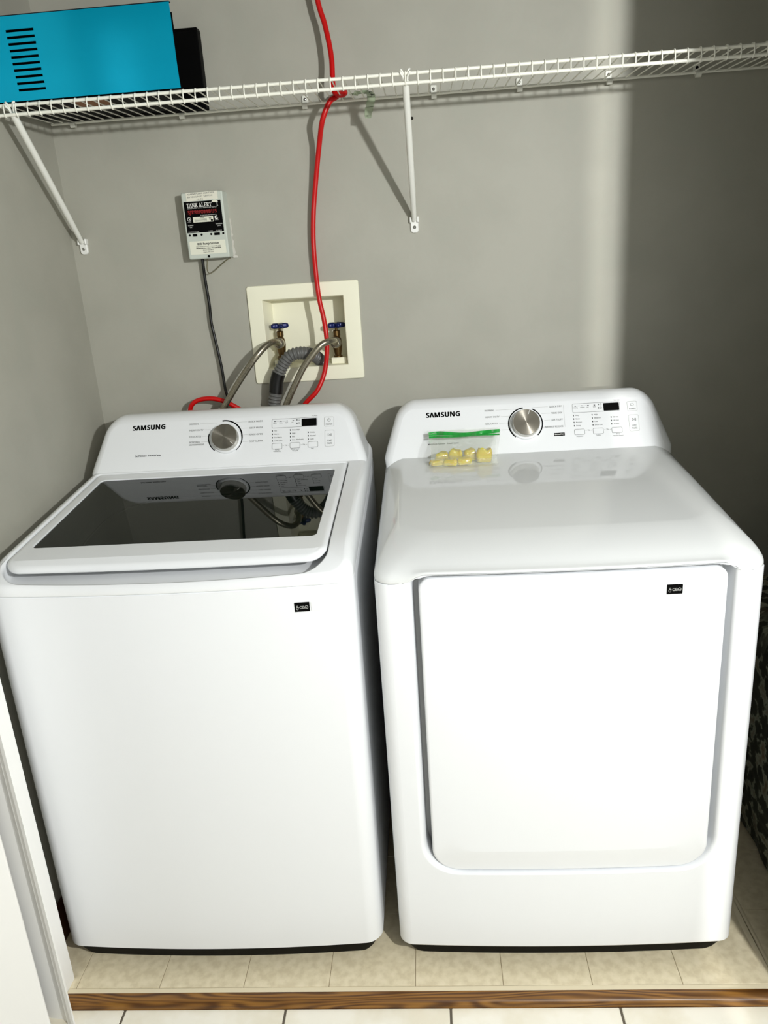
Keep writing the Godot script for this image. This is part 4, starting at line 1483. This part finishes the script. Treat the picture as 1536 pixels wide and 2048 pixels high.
	letters(st, "ALARM PUMP CONTROL", u.call(0.66), 0.0034, up3 * Transform3D(turned, Vector3(u.call(0.155), v.call(0.042), 0)))
	letters(st, "BY WALNUT SEPTIC", u.call(0.60), 0.0034, up3 * Transform3D(turned, Vector3(u.call(0.165), v.call(0.082), 0)))
	letters(st, "19-16", u.call(0.16), 0.0034, up3 * Transform3D(turned, Vector3(u.call(0.37), v.call(0.120), 0)))
	part(tape, "handwriting", st, M.grey_ink)
	st = begin()
	var cr := PackedVector3Array()
	for k in 13:
		var a := PI * k / 12.0 - 0.1
		cr.append(up * Vector3(u.call(0.80) + cos(a) * 0.0078, v.call(0.168) + sin(a) * 0.0062, 0.0006))
	var cr2 := PackedVector3Array()
	for q in cr:
		cr2.append(q + Vector3(0, 0, 0.0009))
	loft(st, [cr, cr2])
	cap(st, cr2, Vector3(0, 0, 1))
	part(root, "torn_paper", st, M.paper, "torn scrap of white paper at the end of the title")
	# switches, lamps, screw
	for s in [[0.175, 0.275], [0.695, 0.830]]:
		st = begin()
		block(st, x0 + u.call(s[0]), x0 + u.call(s[1]), y0 + v.call(0.656), y0 + v.call(0.618), z - 0.002, z + 0.0022, 0.001, 0.0006)
		part(root, "switch", st, M.matte_black)
	for s in [0.095, 0.385, 0.618, 0.912]:
		st = begin()
		lathe(st, [[0.0026, -0.001], [0.0026, 0.0006], [0.0018, 0.0014], [0.0002, 0.0016]], Transform3D(Basis(Vector3.RIGHT, PI / 2), Vector3(x0 + u.call(s), y0 + v.call(0.635), z)), 16)
		part(root, "rivet", st, M.matte_black)
	st = begin()
	lathe(st, [[0.0030, -0.001], [0.0030, 0.0006], [0.0018, 0.0014], [0.0002, 0.0016]], Transform3D(Basis(Vector3.RIGHT, PI / 2), Vector3(x0 + u.call(0.495), y0 + v.call(0.966), z)), 16)
	part(root, "screw", st, M.matte_black)
	st = begin()
	block(st, x0 + u.call(0.06), x0 + u.call(0.935), y0 + v.call(0.930), y0 + v.call(0.728), z - 0.001, z + 0.0005, 0.0022, 0.0002)
	var sv := part(root, "service_sticker", st, M.paper, "white service sticker with black print")
	st = begin()
	var up4 := Transform3D(Basis(), Vector3(x0, y0, z + 0.0006))
	letters(st, "BCD Pump Service", u.call(0.52), 0.0048, up4 * Transform3D(Basis(), Vector3(u.call(0.255), v.call(0.788), 0)), "bold")
	letters(st, "Alarm Needs Service Or Pumping Calls 24 Hr", u.call(0.60), 0.0020, up4 * Transform3D(Basis(), Vector3(u.call(0.215), v.call(0.818), 0)))
	letters(st, "IMMEDIATELY CALL 717-609-8894", u.call(0.61), 0.0030, up4 * Transform3D(Basis(), Vector3(u.call(0.21), v.call(0.850), 0)), "bold")
	letters(st, "RD #1 Box 380 D", u.call(0.26), 0.0022, up4 * Transform3D(Basis(), Vector3(u.call(0.375), v.call(0.878), 0)))
	letters(st, "Etters, PA 17319", u.call(0.25), 0.0022, up4 * Transform3D(Basis(), Vector3(u.call(0.38), v.call(0.906), 0)))
	part(sv, "sticker_print", st, M.ink)
	# ragged caulk on the wall along its right side
	st = begin()
	var edge := PackedVector3Array()
	var inner := PackedVector3Array()
	var rng := RandomNumberGenerator.new()
	rng.seed = 5
	for k in 25:
		var y := lerpf(y0 - 0.002, y0 + 0.095, k / 24.0)
		var wd: float = 0.0030 + rng.randf() * 0.0035 - 0.003 * k / 24.0 + (0.005 if k < 2 else 0.0)
		edge.append(Vector3(x1 + wd, y, 0.0004))
		inner.append(Vector3(x1 - 0.001, y, 0.0050))
	loft(st, [inner, edge], [], false, Vector3(0, 0, 1))
	part(root, "caulk", st, M.caulk, "ragged bead of pale caulk on the wall")
	st = begin()
	tube(st, spline([Vector3(0.352, 1.460, 0.024), Vector3(0.3470, 1.432, 0.022), Vector3(0.3500, 1.4215, 0.020), Vector3(0.3590, 1.4235, 0.016), Vector3(0.3810, 1.4395, 0.010), Vector3(0.3960, 1.4500, 0.010), Vector3(0.4080, 1.4555, 0.006)], 6), 0.0013, 8)
	part(root, "thin_wire", st, M.cord_tan, "thin tan wire looped under the box")
	# power cord
	st = begin()
	tube(st, resample(spline([Vector3(0.3380, 1.4620, 0.022), Vector3(0.3378, 1.4480, 0.021), Vector3(0.3372, 1.4055, 0.018), Vector3(0.3391, 1.3433, 0.016), Vector3(0.3380, 1.300, 0.016), Vector3(0.3429, 1.2542, 0.017), Vector3(0.3507, 1.1821, 0.019), Vector3(0.3532, 1.1289, 0.02), Vector3(0.3585, 1.0992, 0.02), Vector3(0.372, 1.06, 0.02), Vector3(0.39, 0.97, 0.02)], 8), 0.008), 0.0038, 10)
	single("power_cord", "black power cord hanging from the alarm box down behind the washer", "power cord", st, M.cord_black)

# ---------------------------------------------------------------- cord, bag, fabric
func build_red_cord() -> void:
	var st := begin()
	tube(st, resample(spline([Vector3(0.655, 2.34, 0.03), Vector3(0.668, 2.12, 0.045), Vector3(0.6852, 1.9914, 0.05), Vector3(0.6980, 1.9400, 0.053), Vector3(0.7078, 1.877, 0.062), Vector3(0.7078, 1.826, 0.072), Vector3(0.7095, 1.8010, 0.080), Vector3(0.7200, 1.7905, 0.088), Vector3(0.7320, 1.7915, 0.085), Vector3(0.7340, 1.7985, 0.070), Vector3(0.7240, 1.7985, 0.062), Vector3(0.7110, 1.7880, 0.074), Vector3(0.6975, 1.7780, 0.082), Vector3(0.6782, 1.7420, 0.082), Vector3(0.6618, 1.6960, 0.046), Vector3(0.6443, 1.6205, 0.028), Vector3(0.6299, 1.5412, 0.022), Vector3(0.6232, 1.4596, 0.020), Vector3(0.6254, 1.3510, 0.021), Vector3(0.6345, 1.2876, 0.026), Vector3(0.6374, 1.2250, 0.032), Vector3(0.6270, 1.1617, 0.036), Vector3(0.6046, 1.1129, 0.05), Vector3(0.5682, 1.078, 0.05),
		Vector3(0.52, 1.02, 0.035), Vector3(0.42, 0.985, 0.03), Vector3(0.31, 0.995, 0.03), Vector3(0.262, 1.04, 0.04), Vector3(0.2610, 1.0830, 0.05), Vector3(0.2840, 1.1035, 0.05), Vector3(0.3306, 1.1050, 0.05), Vector3(0.3813, 1.0818, 0.05), Vector3(0.43, 1.035, 0.045), Vector3(0.46, 0.93, 0.03)], 8), 0.006), 0.0062, 12)
	single("red_cord", "red electrical cord knotted round the shelf wires and hanging down the back wall", "cord", st, M.red)

func build_clear_strip() -> void:
	# bent strip of clear plastic hanging from the shelf wires
	var st := begin()
	var line := [Vector3(0.752, 1.7930, 0.060), Vector3(0.766, 1.7935, 0.078), Vector3(0.785, 1.7915, 0.088), Vector3(0.7945, 1.7830, 0.092), Vector3(0.7930, 1.7700, 0.092), Vector3(0.7880, 1.7550, 0.092), Vector3(0.7830, 1.7350, 0.092)]
	var sp := spline(line, 6)
	var a := PackedVector3Array()
	var b := PackedVector3Array()
	for i in sp.size():
		var t := float(i) / (sp.size() - 1)
		var w := Vector3(0.0150, -0.002, 0.006) * (1.0 if t < 0.9 else lerpf(1.0, 0.55, (t - 0.9) / 0.1))
		a.append(sp[i] - w * 0.6 + Vector3(0, 0.004 * sin(i * 1.3), 0))
		b.append(sp[i] + w * 0.6 + Vector3(0, -0.003 * sin(i * 1.7), 0))
	var off := Vector3(0.0006, 0, 0.0010)
	var a2 := PackedVector3Array()
	var b2 := PackedVector3Array()
	for i in a.size():
		a2.append(a[i] + off)
		b2.append(b[i] + off)
	loft(st, [a, b, b2, a2, a], [1, 2, 3], false)
	single("plastic_strip", "bent strip of clear plastic hanging from the shelf beside the red cord", "plastic strip", st, M.clear)
	st = begin()
	lathe(st, [[0.0035, 0.0], [0.003, 0.002], [0.0004, 0.003]], Transform3D(Basis(Vector3.RIGHT, PI / 2), Vector3(0.8850, 1.7435, 0.0)), 12)
	single("wall_screw", "small dark screw head in the back wall right of the middle brace", "screw", st, M.lamp_metal)

func build_bag() -> void:
	var root := thing("zip_bag", "clear plastic zip bag with a green zipper leaning on the dryer console", "plastic bag", Vector3(0.967, 0.957, 0.32))
	var nz := FastNoiseLite.new()
	nz.seed = 9
	nz.frequency = 34.0
	nz.fractal_octaves = 3
	# s across 0..1, t up 0..1
	var pos := func(s: float, t: float, front: bool) -> Vector3:
		var w0 := lerpf(0.888, 0.886, t)
		var w1 := lerpf(1.0465, 1.0605, smoothstep(0.0, 1.0, t))
		var x := lerpf(w0, w1, s)
		var pinch: float = 0.006 * sin(PI * clampf(t * 1.2, 0, 1)) * (1.0 if s < 0.5 else -1.0) * pow(absf(s - 0.5) * 2.0, 2.0)
		x += pinch
		var bz := lerpf(0.322, 0.2445, smoothstep(0.0, 0.62, t)) - 0.0185 * maxf(0.0, (t - 0.45) / 0.55)
		var by := 0.9605 + 0.0030 + 0.064 * t
		if front:
			bz = lerpf(0.3285, 0.2445, smoothstep(0.30, 0.95, t)) - 0.0100 * maxf(0.0, (t - 0.6) / 0.4)
		var belly: float = sin(PI * s) * sin(PI * clampf(t * 1.15, 0.0, 1.0))
		var k: float = nz.get_noise_3d(s * 0.17, t * 0.10, 0.3 if front else 0.8)
		var z := bz + (0.006 * belly * (1.0 - 0.55 * t) + 0.003 if front else 0.0) + k * 0.0110 * (1.0 if front else 0.2)
		by += k * 0.002
		# keep clear of the console face and the deck
		var cz := 0.243 - 0.5774 * (by - 0.9655) + 0.0022
		z = maxf(z, cz + (0.0022 if front else 0.0))
		by = maxf(by, 0.9655 - 0.080 * (z - 0.243) + 0.0012)
		return Vector3(x, by, z)
	for front in [false, true]:
		var st := begin()
		var rows := []
		for j in 41:
			var row := PackedVector3Array()
			for i in 61:
				row.append(pos.call(i / 60.0, j / 40.0, front))
			rows.append(row)
		loft(st, rows, [], false, Vector3(0, 0.3, 1) if front else Vector3(0, -0.3, -1))
		part(root, "film", st, M.film)
	var st2 := begin()
	for band in [[0.80, 0.845, 0.0], [0.845, 0.945, 1.0]]:
		var lo := PackedVector3Array()
		var hi := PackedVector3Array()
		for i in 49:
			var s := 0.02 + 0.97 * i / 48.0
			var wave: float = 0.035 * sin(s * 7.0 + 0.6) * band[2] + 0.012 * sin(s * 11.0)
			lo.append(pos.call(s, band[0] + wave * 0.5, true) + Vector3(0, 0, 0.0012))
			hi.append(pos.call(s, minf(band[1] + wave, 0.99), true) + Vector3(0, 0, 0.0012))
		loft(st2, [lo, hi], [], false, Vector3(0, 0.3, 1))
		var lo2 := PackedVector3Array()
		var hi2 := PackedVector3Array()
		for i in lo.size():
			lo2.append(lo[i] - Vector3(0, 0, 0.0009))
			hi2.append(hi[i] - Vector3(0, 0, 0.0009))
		loft(st2, [lo2, hi2], [], false, Vector3(0, -0.3, -1))
	part(root, "zipper", st2, M.zip, "green zipper along the top of the bag")
	# what it holds
	var pods := [[0.9060, 0.3060, 0.034, 0.012, 0.022, 0.25, "yellow translucent block at the front left end inside the zip bag"], [0.9370, 0.3105, 0.034, 0.014, 0.020, -0.2, "yellow translucent block second from the left in the front row inside the zip bag"], [0.9690, 0.3080, 0.034, 0.015, 0.022, 0.15, "yellow translucent block third from the left in the front row inside the zip bag"],
		[0.9180, 0.2860, 0.034, 0.023, 0.016, 0.1, "tall yellow translucent block behind the left end of the front row in the zip bag"], [0.9510, 0.2860, 0.033, 0.027, 0.016, -0.12, "tall yellow translucent block behind the middle of the front row in the zip bag"], [0.9850, 0.2850, 0.030, 0.027, 0.017, 0.2, "tall yellow translucent block just left of the largest block in the zip bag"], [1.0170, 0.2970, 0.036, 0.031, 0.026, -0.05, "largest yellow translucent block at the right end inside the zip bag"]]
	for i in pods.size():
		var p: Array = pods[i]
		var st := begin()
		var hx: float = p[2] / 2
		var hz: float = p[4] / 2
		var hgt: float = p[3]
		var cy: float = 0.9655 - 0.080 * (p[1] - 0.243) + 0.0016
		var turn := Basis(Vector3.UP, p[5])
		var ctr := Vector3(p[0], cy, p[1])
		var rg := func(ins: float, h: float) -> PackedVector3Array:
			var r: float = maxf(0.006 - ins * 0.6, 0.002)
			return lift(rr(-hx + ins, hx - ins, -hz + ins, hz - ins, [r, r, r, r], 4, 4), func(q):
				var e: float = 1.0 + 0.22 * nz.get_noise_3d(q.x + i * 0.31, h, q.y)
				return ctr + turn * Vector3(q.x * e, h * (1.0 + 0.25 * nz.get_noise_2d(q.x * 1.5 + i, q.y * 1.5) * smoothstep(0.0, 0.01, h)), q.y * e))
		var rings := [rg.call(0.003, 0.0), rg.call(0.001, 0.0012), rg.call(0.0, hgt * 0.35), rg.call(0.0003, hgt * 0.65), rg.call(0.0022, hgt * 0.9), rg.call(0.0045, hgt)]
		loft(st, rings)
		cap(st, rings[0], Vector3.DOWN)
		cap(st, rings[-1], Vector3.UP)
		var o := single("yellow_pod", p[6], "pod", st, M.pod, "yellow blocks in the zip bag")
		o.set_meta("group", "yellow blocks in the zip bag")

func build_fabric() -> void:
	var st := begin()
	var nz := FastNoiseLite.new()
	nz.seed = 12
	nz.frequency = 5.0
	var rg := func(i: float, y: float) -> PackedVector3Array:
		return lift(rr(1.632 + i, 2.05 - i, 0.06 + i, 0.605 - i, [0.05, 0.05, 0.05, 0.05], 6, 14), func(q):
			var k: float = nz.get_noise_3d(q.x, y, q.y) * 0.014
			return Vector3(q.x + k, y, q.y + k))
	var rings := [rg.call(0.012, 0.0), rg.call(0.004, 0.006)]
	for k in 12:
		rings.append(rg.call(0.004 * k / 12.0, 0.012 + 0.045 * k))
	rings.append_array([rg.call(0.02, 0.545), rg.call(0.06, 0.56)])
	loft(st, rings)
	cap(st, rings[0], Vector3.DOWN)
	cap(st, rings[-1], Vector3.UP)
	single("fabric_bag", "dark patterned fabric bag standing on the floor right of the dryer", "bag", st, M.fabric)
